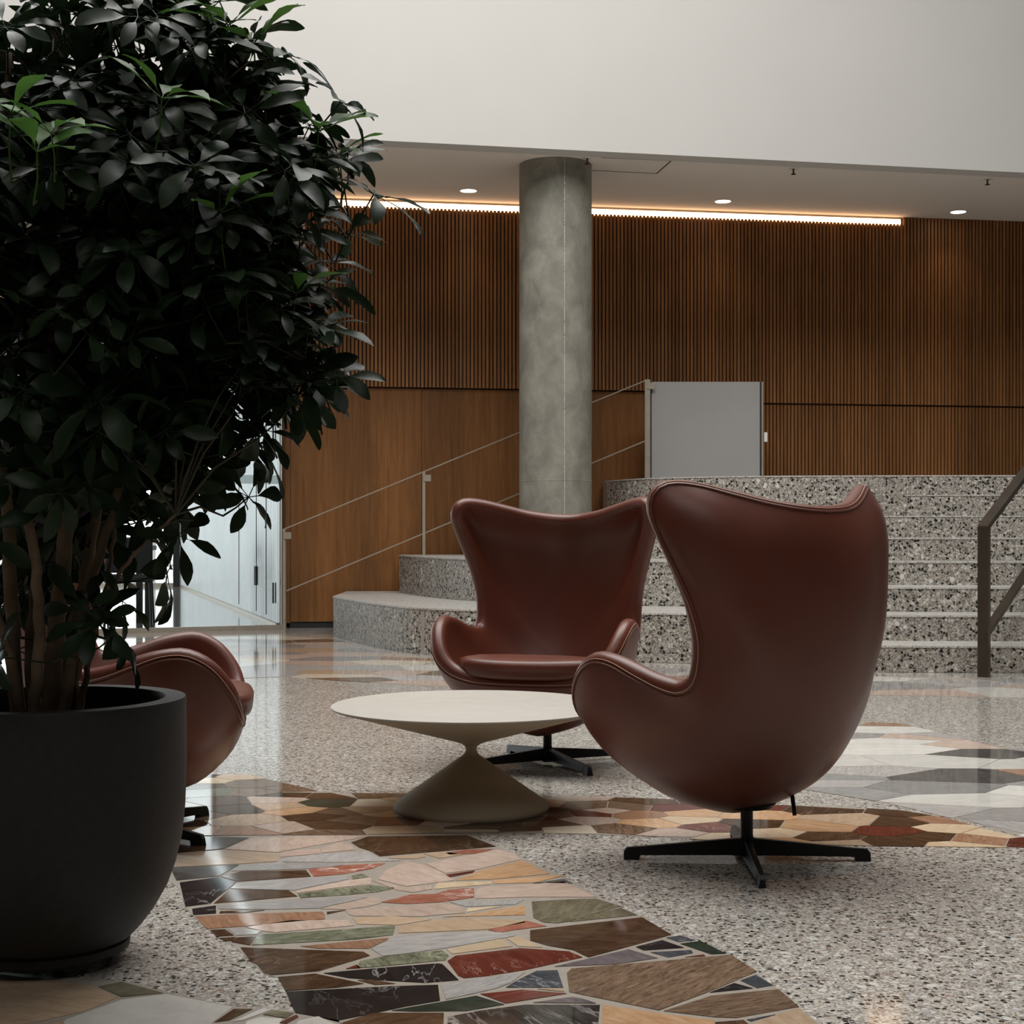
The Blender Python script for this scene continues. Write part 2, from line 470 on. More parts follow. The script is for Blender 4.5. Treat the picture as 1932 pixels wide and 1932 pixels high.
M['fluted'] = plain('fluted_aluminium', sr(182, 183, 183), 0.33, 0.8, var=0.05, vscale=2)

def smooth_curve(pts, n):
    """Catmull-Rom through the points, resampled to n points of equal spacing"""
    P = [Vector(p) for p in pts]
    Q = []
    for i in range(len(P) - 1):
        p0, p1, p2, p3 = P[max(i - 1, 0)], P[i], P[i + 1], P[min(i + 2, len(P) - 1)]
        for k in range(24):
            t = k / 24
            Q.append(0.5 * ((2 * p1) + (p2 - p0) * t + (2 * p0 - 5 * p1 + 4 * p2 - p3) * t * t + (3 * p1 - p0 - 3 * p2 + p3) * t ** 3))
    Q.append(P[-1])
    d = [0.0]
    for a, b in zip(Q, Q[1:]): d.append(d[-1] + (b - a).length)
    out = []; j = 0
    for i in range(n):
        s = d[-1] * i / (n - 1)
        while j < len(d) - 2 and d[j + 1] < s: j += 1
        t = (s - d[j]) / max(1e-9, d[j + 1] - d[j])
        out.append(Q[j].lerp(Q[j + 1], min(1, max(0, t))))
    return out
STONES = """br -1014,4664 -794,4639 -840,4479 -967,4418
tn -964,4404 -834,4464 -671,4411 -657,4309 -759,4274 -933,4232
pk -835,4472 -786,4630 -539,4672 -441,4655 -516,4582 -656,4449 -675,4426
pk -664,4381 -655,4441 -559,4479 -550,4411 -656,4362
pk -555,4479 -515,4574 -475,4534 -458,4464 -548,4418
lg -654,4356 -540,4404 -417,4437 -379,4359 -313,4316 -468,4295 -641,4302
lg -756,4260 -636,4290 -470,4281 -475,4246 -564,4211 -764,4184
dg -939,4225 -907,4232 -757,4262 -787,4125 -889,4073
br -780,4118 -736,4180 -562,4195 -539,4118 -724,4060
rv -557,4205 -473,4253 -354,4281 -381,4218 -452,4151 -531,4118
bk -875,4048 -785,4109 -727,4054 -750,3822 -805,3789
lg -722,4048 -532,4105 -435,4127 -437,4086 -562,3962 -729,3980
gn -431,4127 -405,4151 -384,4118 -425,4086
pk -557,3950 -435,4071 -376,4101 -370,4029 -449,3992 -551,3932
br -729,3971 -576,3959 -544,3896 -741,3822
gn -547,3923 -432,3988 -368,4017 -302,3986 -343,3944 -426,3908 -534,3879
bk -784,3767 -732,3800 -717,3724 -769,3708
lg -719,3767 -732,3817 -532,3865 -424,3893 -365,3881 -476,3772 -606,3761
br -710,3745 -604,3752 -654,3729 -709,3724
pk -470,3767 -357,3885 -334,3879 -327,3822 -356,3789 -402,3761
ob -761,3692 -652,3718 -461,3737 -452,3708 -446,3669 -624,3603 -711,3579
br -450,3737 -406,3754 -447,3715
bw -478,4566 -436,4655 -136,4672 -47,4510 -117,4479 -377,4374 -412,4449 -448,4495
rv -191,4418 -133,4464 -56,4472 -96,4411 -178,4396
tn -349,4345 -320,4371 -260,4404 -245,4367 -274,4338
tn -254,4407 -198,4437 -140,4396 -207,4345
pk -240,4274 -139,4374 -40,4464 11,4396 23,4330 -95,4205 -180,4158
pk -344,4198 -297,4302 -239,4260 -181,4144 -153,4073 -276,4004 -355,4086
rd -179,4138 -101,4191 -106,4164 -166,4112
og -150,4073 -89,4184 29,4319 102,4151 -51,4086
og -51,4071 110,4131 140,4131 62,4048 -48,4035
oc -204,3992 -193,4048 -51,4060 -56,4029 -198,3974
pk -296,3962 -371,4073 -344,4060 -275,3992 -214,4017 -206,3974 -255,3938
rv -327,3833 -259,3914 -195,3920 -169,3962 -99,3992 -96,3885 -182,3833 -263,3817
pk -93,3950 -82,3992 56,4029 137,4058 213,3888 34,3888 -92,3873
lg -155,3833 31,3858 9,3811 -113,3789
pk -409,3756 -262,3798 -163,3828 -119,3778 -113,3726 -179,3708 -213,3692 -379,3697 -394,3713
oc -108,3772 -23,3791 -111,3734
og -108,3708 31,3800 33,3708 -165,3687
tn -267,3593 -189,3659 -106,3676 33,3653 30,3633 -57,3573 -261,3539
pk -622,3593 -525,3655 -394,3659 -371,3608 -548,3546 -581,3562
tn -365,3621 -382,3679 -288,3695 -192,3664 -269,3611
br -701,3568 -667,3573 -637,3520 -675,3511
lg -663,3578 -623,3583 -580,3559 -586,3530 -632,3520
br -665,3497 -629,3506 -631,3473 -646,3473
br -626,3501 -585,3511 -585,3437 -632,3464
gn -582,3506 -575,3527 -394,3571 -281,3605 -273,3598 -273,3525 -354,3487 -582,3437
ob -471,3428 -281,3498 -282,3483 -317,3410 -429,3410
br -604,3419 -327,3383 -310,3353 -407,3236 -502,3208 -521,3224 -545,3285 -563,3310
rd -351,3252 -331,3283 -321,3258
gn -327,3310 -276,3348 -154,3394 -138,3353 -143,3318 -299,3264 -329,3260
bk -394,3220 -298,3252 -161,3292 -149,3287 -110,3171 -177,3152 -291,3174 -338,3186
br -486,3192 -412,3216 -304,3146 -353,3120 -456,3097
br -318,3169 -291,3173 -239,3146 -279,3138
bk -454,3090 -360,3107 -244,3127 -151,3137 -142,3033 -210,2994 -271,2950 -329,2911 -417,2957
lg -313,3410 -262,3518 -47,3552 9,3534 6,3515 -147,3414 -230,3370 -283,3351
oc -145,3405 -26,3490 1,3428 -131,3366
oc -14,3497 16,3509 67,3419 14,3428
rv -55,3568 -22,3598 35,3651 81,3603 4,3568 -27,3546
rd -139,3310 -123,3351 18,3412 125,3386 153,3340 27,3244 -54,3200 -99,3185 -113,3204
lg -145,3141 -98,3167 27,3226 -3,3150 -34,3112 -71,3083 -131,3041
db -12,3120 13,3173 52,3236 96,3242 104,3120
rd -63,3076 21,3103 109,3079 -12,3015
tn 52,3109 105,3114 105,3090
dn -232,2970 -71,3063 -15,3008 -88,2968 -187,2964
pu 42,3020 119,3056 141,3043 165,3015 132,3016
br -318,2898 -267,2955 -131,2955 -128,2866 -330,2866
bv -123,2930 -60,2969 25,3005 172,3005 160,2866 -120,2866
ol 49,3840 173,3869 212,3869 268,3793 134,3645 108,3630 75,3637 51,3681
ol 165,3681 267,3776 303,3707 137,3642
br 42,3565 312,3684 366,3527 259,3426 166,3340 135,3398 78,3436 41,3478
pu 91,3269 258,3402 316,3334 222,3287
bk 276,3423 340,3478 382,3417 291,3395
db 305,3379 396,3396 397,3374 340,3340
db 352,3501 386,3518 413,3481 376,3464
dn 378,3449 426,3472 469,3370 436,3364
rd 376,3340 419,3362 421,3349
bl 115,3222 126,3253 303,3305 479,3359 515,3233 395,3090 284,2972 115,3090
bk 397,3085 455,3149 488,3114
db 471,3167 509,3208 532,3135 497,3116
bl 293,2967 397,3063 539,3107 559,2994 426,2925 386,2930
dg 55,4040 138,4088 160,4040
og 167,2865 177,3005 288,2949 383,2910 374,2865
br 383,2899 439,2912 449,2865 380,2865
db 445,2914 505,2945 452,2905
tn 458,2899 557,2987 578,2865 454,2865
tn -1134,3237 -862,3130 -784,3055 -821,2971 -895,2900 -1000,2854
ol -841,3126 -803,3158 -700,3082 -776,3057
wh -847,2911 -771,3037 -692,3074 -543,2992 -565,2896 -563,2854 -835,2854
br -561,2900 -539,2979 -503,2979 -536,2911
wh -528,2902 -485,2981 -464,2976 -509,2913
ol -477,2946 -461,2969 -419,2955 -429,2923
rd -438,2897 -413,2944 -407,2931 -424,2892
wh -501,2905 -480,2929 -436,2919 -439,2863 -500,2863
wh -405,2907 -370,2934 -313,2863 -405,2863
tn -891,2887 -847,2902 -835,2854 -917,2845"""
REGIONS = {
  'A': [(-926, 4105), (-865, 3990), (-803, 3783), (-763, 3689), (-694, 3549), (-622, 3436), (-518, 3215), (-477, 3184), (-420, 2980), (-392, 2948), (-262, 2854), (-161, 2809), (575, 2809), (581, 2894), (557, 2987), (534, 3129), (470, 3371), (368, 3521), (305, 3700), (212, 3920), (163, 4043), (56, 4308), (-44, 4533), (-148, 4715), (-510, 4682), (-1232, 4666), (-1113, 4214)],
  'E': [(-1150, 3249), (-931, 3192), (-798, 3165), (-688, 3089), (-541, 2997), (-501, 2987), (-420, 2970), (-328, 2916), (-316, 2809), (-994, 2809)],
  'B': [(-1250, 5838), (-998, 5838), (-816, 5619), (-638, 5427), (-385, 5416), (63, 5373), (303, 5351), (609, 5288), (919, 5187), (1094, 5167), (1288, 5089), (1394, 4967), (1491, 4732), (1549, 4650), (1913, 4495), (1875, 4407), (1497, 4495), (1050, 4518), (684, 4571), (409, 4666), (136, 4707), (-148, 4723), (-510, 4682), (-1232, 4666), (-1542, 5838)],
  'C': [(982, 5538), (1213, 6130), (1527, 7097), (1727, 7430), (1865, 7369), (1943, 7097), (2019, 6776), (2083, 6610), (2181, 6546), (2820, 6130), (2068, 4495), (1913, 4495), (1549, 4650), (1479, 4851), (1399, 4985), (1308, 5167), (1229, 5288), (1066, 5482)],
  'D': [(-3530, 12544), (-3021, 13156), (-1981, 13485), (-1458, 12966), (-1215, 12315), (-930, 11675), (-602, 11191), (-250, 10963), (984, 10413), (2271, 9772), (3197, 9598), (4696, 9496), (4142, 8376), (2834, 8508), (2069, 8644), (833, 8814), (104, 8901), (-205, 8990), (-725, 9300), (-1064, 9463), (-1430, 9736), (-2617, 9300)],
}

# ------------------------------------------------------------------ the hall
WDIR = Vector((6.115, 1.0, 0)).normalized()          # run of the wooden wall
WNRM = Vector((WDIR.y, -WDIR.x, 0))                  # towards the hall
W0 = Vector((-2.10, 14.56, 0))                       # left end of the wooden wall
def wall_pt(s, out=0.0, z=0.0):
    p = W0 + WDIR * s + WNRM * out
    return Vector((p.x, p.y, z))
def wall_s(X):
    return (X - W0.x) / WDIR.x
SOFFIT_Z = 4.085

floor = MB().box((0, 10.0, -0.05), (24, 40, 0.1)).build('floor', M['floor'])
tag(floor, 'polished speckled terrazzo floor with inlaid bands of marble', kind='structure')

def clip_poly(poly, px, py, nx, ny):
    out = []
    n = len(poly)
    for i in range(n):
        a, b = poly[i], poly[(i + 1) % n]
        da = (a[0] - px) * nx + (a[1] - py) * ny
        db = (b[0] - px) * nx + (b[1] - py) * ny
        if da <= 0: out.append(a)
        if (da < 0 < db) or (db < 0 < da):
            t = da / (da - db)
            out.append((a[0] + (b[0] - a[0]) * t, a[1] + (b[1] - a[1]) * t))
    return out
def inside(poly, x, y):
    c = False; n = len(poly)
    for i in range(n):
        (x1, y1), (x2, y2) = poly[i], poly[(i + 1) % n]
        if (y1 > y) != (y2 > y) and x < (x2 - x1) * (y - y1) / (y2 - y1) + x1: c = not c
    return c
def area(p):
    return abs(sum(p[i][0] * p[(i + 1) % len(p)][1] - p[(i + 1) % len(p)][0] * p[i][1] for i in range(len(p)))) / 2

N_STONES = [0]; FAR_STONES = []
def stone(poly, kind):
    N_STONES[0] += 1
    if N_STONES[0] > 299:                             # the smallest in view: one joined part
        FAR_STONES.append((poly, kind)); return None
    o = MB().prism(poly, 0.0, 0.0022).build('stone', MAR[kind], floor)
    return o

for row in STONES.strip().splitlines():
    t = row.split()
    stone([tuple(int(c) / 1000 for c in p.split(',')) for p in t[1:]], t[0])
for k, reg in REGIONS.items():
    MB().prism([(x / 1000, y / 1000) for x, y in reg], 0.0, 0.0008).build('mortar_bed', M['grout'], floor)

def paving(reg, cell, kinds, seed, stretch=1.0, gap=0.004, rot=0.0):
    """crazy paving: random cells cut to the band's outline"""
    rnd = random.Random(seed)
    reg = [(x / 1000, y / 1000) for x, y in reg]
    xs, ys = [p[0] for p in reg], [p[1] for p in reg]
    pts = []
    tries = 0
    while tries < 9000:
        tries += 1
        x, y = rnd.uniform(min(xs), max(xs)), rnd.uniform(min(ys), max(ys))
        if not inside(reg, x, y): continue
        r = cell * rnd.choice((0.55, 0.8, 1.0, 1.15))
        if all(((x - a) / stretch) ** 2 + (y - b) ** 2 > max(r, q) ** 2 * 0.8 for a, b, q in pts): pts.append((x, y, r))
    cells = []
    for (x, y, r) in pts:
        poly = [(x - 3 * cell * stretch, y - 3 * cell), (x + 3 * cell * stretch, y - 3 * cell),
                (x + 3 * cell * stretch, y + 3 * cell), (x - 3 * cell * stretch, y + 3 * cell)]
        for (a, b, q) in pts:
            if (a, b) == (x, y) or abs(a - x) > 4 * cell * stretch or abs(b - y) > 4 * cell: continue
            nx, ny = (a - x) / stretch ** 2, (b - y)
            L = math.hypot(nx, ny); nx /= L; ny /= L
            mx, my = (x + a) / 2 - nx * gap / 2, (y + b) / 2 - ny * gap / 2
            poly = clip_poly(poly, mx, my, nx, ny)
            if len(poly) < 3: break
        if len(poly) < 3: continue
        # cut to the outline of the band with its locally nearest sides
        n = len(reg)
        A2 = sum(reg[i][0] * reg[(i + 1) % n][1] - reg[(i + 1) % n][0] * reg[i][1] for i in range(n))
        for i in range(n):
            (x1, y1), (x2, y2) = reg[i], reg[(i + 1) % n]
            ex, ey = x2 - x1, y2 - y1
            L = math.hypot(ex, ey)
            if L < 1e-6: continue
            tt = ((x - x1) * ex + (y - y1) * ey) / L / L
            nx, ny = (ey / L, -ex / L) if A2 > 0 else (-ey / L, ex / L)
            dd = abs((x - x1) * nx + (y - y1) * ny)
            if -0.6 < tt < 1.6 and dd < 2.5 * cell * stretch and (x - x1) * nx + (y - y1) * ny < 0:
                cl = clip_poly(poly, x1, y1, nx, ny)
                if len(cl) >= 3: poly = cl
        if len(poly) >= 3 and area(poly) > 0.0012:
            cells.append(poly)
    cells.sort(key=lambda c: min(p[1] for p in c))
    for poly in cells:
        stone(poly, rnd.choice(kinds))
    return len(cells)

n_b = paving(REGIONS['B'], 0.135, ['br', 'br', 'br', 'oc', 'oc', 'cr', 'tn', 'tn', 'og', 'bw', 'ol', 'pk', 'bl', 'bl', 'ob', 'br', 'rd', 'dn', 'tn', 'bl', 'cr'], 5, 1.25)
n_c = paving(REGIONS['C'], 0.22, ['wh', 'wh', 'wh', 'lg', 'lg', 'lg', 'gy', 'gy', 'lg', 'wh', 'pk', 'dg', 'ob', 'lg', 'wh'], 8, 1.9)
A2 = [(-250, 2805), (570, 2805), (640, 2300), (-250, 2300)]
MB().prism([(x / 1000, y / 1000) for x, y in A2], 0.0, 0.0008).build('mortar_bed', M['grout'], floor)
n_a = paving(A2, 0.2, ['br', 'bk', 'og', 'lg', 'rd', 'pk'], 3, 1.3)
n_d = paving(REGIONS['D'], 0.42, ['pk', 'pk', 'lg', 'wh', 'lg', 'pk', 'tn', 'lg', 'pk', 'gy', 'dg', 'wh', 'bl', 'cr', 'ob'], 11, 1.5)

far_mb = MB(); idx = []; far_kinds = sorted({k_ for _, k_ in FAR_STONES})
for poly, k_ in FAR_STONES:
    n0 = len(far_mb.f); far_mb.prism(poly, 0.0, 0.0022); idx += [far_kinds.index(k_)] * (len(far_mb.f) - n0)
if idx:
    fs_ = link('distant_stones', far_mb.mesh('distant_stones'), None, floor); fs_['kind'] = 'stuff'
    for k_ in far_kinds: fs_.data.materials.append(MAR[k_])
    fs_.data.polygons.foreach_set('material_index', idx)

# --- wooden wall
wall = empty('wall_back'); tag(wall, 'oak wall of vertical slats above flat veneer panels', kind='structure')
S_END = wall_s(7.2)
S_R = wall_s(2.30)                                    # where the lower slatted part begins
def wall_box(name, s0, s1, z0, z1, o0, o1, mat, parent=wall):
    c = wall_pt((s0 + s1) / 2, (o0 + o1) / 2, (z0 + z1) / 2)
    return MB().box(c, (s1 - s0, abs(o1 - o0), z1 - z0), math.atan2(WDIR.y, WDIR.x)).build(name, mat, parent)
wall_box('wall_core', 0, S_END, 0, 4.6, -0.25, -0.02, M['slat_back'])
PANELS = [0.0, 1.25, 2.5, 3.75, S_R]
for a, b in zip(PANELS, PANELS[1:]):
    wall_box('veneer_panel', a + 0.002, b - 0.002, 0.06, 2.285, -0.02, 0.0, M['veneer'])
wall_box('plinth', 0, S_R, 0, 0.06, -0.02, -0.012, M['black'])
wall_box('backing_panel', 0, S_END, 2.30, 4.05, -0.02, 0.015, M['slat_back'])
wall_box('backing_panel', S_R, S_END, 1.0, 2.30, -0.02, 0.0, M['slat_back'])
PITCH = 0.0370
rz_w = math.atan2(WDIR.y, WDIR.x)
sm_up = MB().box((0, 0, 0), (0.0235, 0.034, 1.0)).mesh('slat'); sm_up.materials.append(M['slat'])
S_LED = wall_s(3.92)
k = 0
s = 0.03
while s < S_END - 0.02:
    z0 = 2.297 if s < S_R else 2.195
    z1 = 4.012 if s < S_LED else SOFFIT_Z
    o = bpy.data.objects.new('slat', sm_up); COL.objects.link(o); o.parent = wall
    o.location = wall_pt(s, 0.032, (z0 + z1) / 2); o.rotation_euler = (0, 0, rz_w); o.scale = (1, 1, z1 - z0)
    s += PITCH; k += 1
low = MB(); rl = random.Random(4)
s = S_R + 0.02
while s < S_END - 0.02:
    low.box(wall_pt(s, 0.012, (1.0 + 2.178) / 2), (0.0235, 0.03, 1.178), rz_w)
    s += PITCH
lo = low.build('lower_slats', M['slat'], wall); tag(lo, kind='stuff')
wall_box('jamb_trim', -0.10, -0.055, 0.0, 4.05, -0.05, 0.03, M['veneer'])
wall_box('jamb_trim', -0.05, -0.004, 0.05, 4.05, -0.05, 0.012, M['veneer'])

# --- led strip
led = empty('led_strip', wall_pt(S_LED / 2, 0.0, 4.04))
tag(led, 'glowing warm light strip running along the top of the slatted oak wall', 'light strip')
inv = Matrix.Translation(led.location).inverted()
def led_part(name, s0, s1, z0, z1, o0, o1, mat):
    c = wall_pt((s0 + s1) / 2, (o0 + o1) / 2, (z0 + z1) / 2) - led.location
    return MB().box(c, (s1 - s0, abs(o1 - o0), z1 - z0), rz_w).build(name, mat, led)
led_part('diffuser', 0.0, S_LED, 4.003, 4.066, 0.018, 0.026, M['led'])
led_part('channel', 0.0, S_LED, 4.066, SOFFIT_Z, 0.015, 0.028, M['steel'])

# --- soffit and the white wall above it
FA, FB = Vector((-9.5, 10.74, 0)), Vector((8.5, 14.352, 0))
FDIR = (FB - FA).normalized(); FNRM = Vector((FDIR.y, -FDIR.x, 0))
sof = [(FA.x - FNRM.x * 0.1, FA.y - FNRM.y * 0.1), (FB.x - FNRM.x * 0.1, FB.y - FNRM.y * 0.1), (8.5, 17.5), (-9.5, 17.5)]
tag(MB().prism(sof, SOFFIT_Z, SOFFIT_Z + 0.25).build('ceiling', M['soffit']), 'flat pale soffit with recessed downlights', kind='structure')
upper = [(FA.x, FA.y), (FB.x, FB.y), (FB.x - FNRM.x * 0.2, FB.y - FNRM.y * 0.2), (FA.x - FNRM.x * 0.2, FA.y - FNRM.y * 0.2)]
tag(MB().prism([(x, y) for x, y in upper], SOFFIT_Z - 0.004, 9.3).build('wall_upper', M['plaster']), 'smooth white wall high above the soffit', kind='structure')
ht = MB()
for a_, b_ in (((0.76, 13.02), (1.36, 13.13)), ((1.36, 13.13), (1.28, 13.60)), ((1.28, 13.60), (0.70, 13.48))):
    ht.bar((*a_, SOFFIT_Z), (*b_, SOFFIT_Z), 0.012, 0.004)
tag(ht.build('trim_2', M['slat_back']), 'thin outline of an access hatch in the soffit beside the column', kind='structure')
# enclosing walls of the hall and its roof around the glazing
tag(MB().box((8.6, 5.0, 4.6), (0.2, 25, 9.4)).build('wall_right', M['paint']), 'plain wall of the hall', kind='structure')
tag(MB().box((0, -6.5, 4.6), (18, 0.2, 9.4)).build('wall_rear', M['paint']), 'plain wall behind the viewer', kind='structure')
tag(MB().box((-9.0, 2.0, 4.6), (0.2, 17.4, 9.4)).build('wall_left', M['paint']), 'plain wall of the hall', kind='structure')
rf = MB()
for c, sz in (((0, 1.3, 9.2), (18, 4.6, 0.2)), ((0, -5.5, 9.2), (18, 2.4, 0.2)), ((-6.85, -2.6, 9.2), (4.5, 3.6, 0.2)), ((6.85, -2.6, 9.2), (4.5, 3.6, 0.2)), ((0, 12.8, 9.2), (18, 4.6, 0.2)), ((-6.85, 7.1, 9.2), (4.5, 7.0, 0.2)), ((6.85, 7.1, 9.2), (4.5, 7.0, 0.2))):
    rf.box(c, sz)
rf.box((0, 7.1, 9.3), (9.6, 7.4, 0.05)); rf.box((0, -2.6, 9.3), (9.6, 3.8, 0.05))
tag(rf.build('ceiling', M['paint']), 'high roof of the hall around its glazing', kind='structure')

# --- glass screen at the end of the wooden wall
G0 = Vector((-2.145, 14.36, 0)); GD = Vector((-1, -0.40, 0)).normalized(); GN = Vector((-GD.y, GD.x, 0))
rz_g = math.atan2(GD.y, GD.x)
def glass_pt(s, z=0.0): return Vector((G0.x + GD.x * s, G0.y + GD.y * s, z))
win = empty('window_1'); tag(win, 'tall glass screen between the hall and the bright room', kind='structure')
def gbox(name, s0, s1, z0, z1, th, mat, off=0.0):
    c = glass_pt((s0 + s1) / 2, (z0 + z1) / 2) + GN * off
    return MB().box(c, (s1 - s0, th, z1 - z0), rz_g).build(name, mat, win)
for a in range(4):
    gbox('pane', a * 1.75 + 0.02, a * 1.75 + 1.74, 0.05, 2.9, 0.012, M['glass'])
    gbox('frosted_strip', a * 1.75 + 0.02, a * 1.75 + 1.74, 1.36, 1.44, 0.002, M['film'], -0.008)
gbox('bottom_rail', 0, 7.0, 0.0, 0.045, 0.05, M['steel'])
gbox('top_rail', 0, 7.0, 2.9, 2.96, 0.06, M['steel'])
gbox('end_post', -0.01, 0.01, 0.0, 2.96, 0.04, M['dark_steel'])
bk = MB(); c = glass_pt(3.5, (2.96 + SOFFIT_Z) / 2); bk.box(c, (7.4, 0.12, SOFFIT_Z - 2.96), rz_g)
tag(bk.build('wall_over_glass', M['plaster']), 'pale wall strip above the glass screen', kind='structure')
gl = glass_pt(7.0)
tag(MB().box((-9.0, 10.9, 2.0), (0.2, 1.2, 4.2)).build('wall_corner', M['plaster']), 'short pale return wall', kind='structure')

# --- the bright room behind the glass
FL0, FL1 = Vector((-2.24, 14.75, 0)), Vector((-5.42, 25.2, 0))
fd = (FL1 - FL0).normalized(); fn = Vector((-fd.y, fd.x, 0))
if fn.x > 0: fn = -fn
side = empty('wall_fluted'); tag(side, 'pale fluted metal wall of the room behind the glass', kind='structure')
def fluted(s0, s1, z0, z1, name):
    mb = MB(); n = int((s1 - s0) / 0.03)
    vs, fs = [], []
    for i in range(n + 1):
        s = s0 + (s1 - s0) * i / n
        p = FL0 + fd * s + fn * (0.012 * (1 if (i // 2) % 2 else -1))
        vs += [(p.x, p.y, z0), (p.x, p.y, z1)]
    for i in range(n):
        fs.append((2 * i, 2 * i + 2, 2 * i + 3, 2 * i + 1))
    return mb.add(vs, fs).build(name, M['fluted'], side)
LT = (FL1 - FL0).length
fluted(0.0, 1.5, 0.035, 3.2, 'fluted_panel'); fluted(1.52, 3.0, 0.035, 3.2, 'fluted_panel'); fluted(3.02, 5.6, 0.035, 3.2, 'fluted_panel')
fluted(5.62, LT, 0.035, 1.42, 'fluted_panel')
def side_box(name, s0, s1, z0, z1, out, th, mat, par=side):
    c = FL0 + fd * ((s0 + s1) / 2) + fn * out; c.z = (z0 + z1) / 2
    return MB().box(c, (s1 - s0, th, z1 - z0), math.atan2(fd.y, fd.x)).build(name, mat, par)
side_box('plinth', 0, LT, 0, 0.035, 0.0, 0.05, M['steel'])
side_box('wall_backing', 0.0, 5.6, 0.0, 3.4, -0.12, 0.1, M['paint'])
for s, z0, z1 in ((1.51, 0.35, 0.55), (1.42, 0.35, 0.55), (0.16, 0.22, 0.42), (1.51, 1.95, 2.1), (1.42, 1.95, 2.1), (0.16, 1.75, 1.95), (1.51, 1.55, 1.7), (1.42, 1.55, 1.7)):
    side_box('hinge', s - 0.02, s + 0.02, z0, z1, 0.03, 0.012, M['black'])
for s in (0.75, 1.51, 3.01):
    side_box('joint', s - 0.005, s + 0.005, 0.08, 3.2, 0.016, 0.008, M['dark_steel'])
side_box('window_frame', 5.56, 5.64, 1.38, 3.2, 0.02, 0.08, M['black'])
side_box('window_frame', 5.6, 8.4, 1.36, 1.42, 0.02, 0.08, M['black'])
tag(MB().prism([(-2.3, 14.9), (-5.6, 25.2), (-12, 25.2), (-12, 11.2), (-8.8, 11.9)], 3.35, 3.5).build('ceiling', M['plaster']), 'ceiling of the room behind the glass', kind='structure')
post = tag(MB().box((FL1.x - 0.08, 25.25, 1.75), (0.11, 0.12, 3.5)).build('trim_1', M['black']), 'black post of the far glazing', kind='structure')
farw = empty('window_2'); tag(farw, 'far glazing of the bright room', kind='structure')
for i, x in enumerate((-7.6, -9.8, -12.0)):
    MB().box((x, 25.25, 1.75), (0.07, 0.1, 3.5)).build('mullion', M['steel'], farw)
for z in (0.03, 3.4):
    MB().box((-8.8, 25.25, z), (6.7, 0.1, 0.06)).build('rail', M['steel'], farw)
tag(MB().box((-12, 40, -0.1), (60, 24, 0.1)).build('ground_outside', M['tread']), 'pale paving outside the far glazing', kind='structure')
rail = empty('street_railing', (-8.2, 27.5, 0)); tag(rail, 'white street railing outside the far glazing', 'railing')
for i in range(9):
    MB().tube([(-3.6 + i * 0.9, 0, -0.05), (-3.6 + i * 0.9, 0, 1.15)], 0.03, 8).build('post', M['white'], rail)
for z in (0.3, 0.7, 1.12):
    MB().tube([(-3.7, 0, z), (3.7, 0, z)], 0.025, 8).build('crossbar', M['white'], rail)

# --- black table and chairs behind the glass
tb = empty('dining_table', (-4.2, 15.75, 0), 0.1); tag(tb, 'black table standing behind the glass screen', 'table')
MB().box((0, 0, 0.745), (1.0, 0.8, 0.05)).build('table_top', M['black_metal'], tb, bevel=0.008)
MB().box((0, 0, 0.67), (0.9, 0.7, 0.1)).build('apron', M['black'], tb)
for sx in (-1, 1):
    for sy in (-1, 1):
        MB().box((sx * 0.42, sy * 0.32, 0.32), (0.06, 0.06, 0.64)).build('leg', M['black'], tb)
def black_chair(loc, rz, label):
    c = empty('side_chair', loc, rz); tag(c, label, 'chair', 'black chairs behind the glass')
    MB().box((0, 0, 0.46), (0.46, 0.46, 0.07)).build('seat', M['black'], c, bevel=0.02)
    MB().box((-0.21, 0, 0.69), (0.05, 0.46, 0.34)).build('backrest', M['black'], c, bevel=0.02)
    for sx in (-1, 1):
        for sy in (-1, 1):
            MB().tube([(sx * 0.2, sy * 0.2, 0.43), (sx * 0.22, sy * 0.22, 0.0)], 0.012, 8).build('leg', M['black_metal'], c)
    return c
black_chair((-3.72, 14.95, 0), 1.75, 'black upholstered chair nearest the fluted metal wall behind the glass')
black_chair((-4.5, 14.85, 0), 1.4, 'black upholstered chair farther from the fluted metal wall behind the glass')

# --- column
colm = empty('column', (0.376, 13.3, 0)); tag(colm, 'round cast concrete column rising to the soffit', kind='structure')
MB().lathe([(0.314, 0.0), (0.314, 4.083)], 72).build('column_shaft', M['concrete'], colm, smooth=True)
seam_a = -1.35
MB().bar((0.3145 * math.cos(seam_a), 0.3145 * math.sin(seam_a), 0.0), (0.3145 * math.cos(seam_a), 0.3145 * math.sin(seam_a), 4.08), 0.008, 0.006).build('formwork_seam', M['tread'], colm)
MB().lathe([(0.3142, 1.345), (0.3155, 1.348), (0.3155, 1.352), (0.3142, 1.355)], 72).build('formwork_seam', M['concrete'], colm)

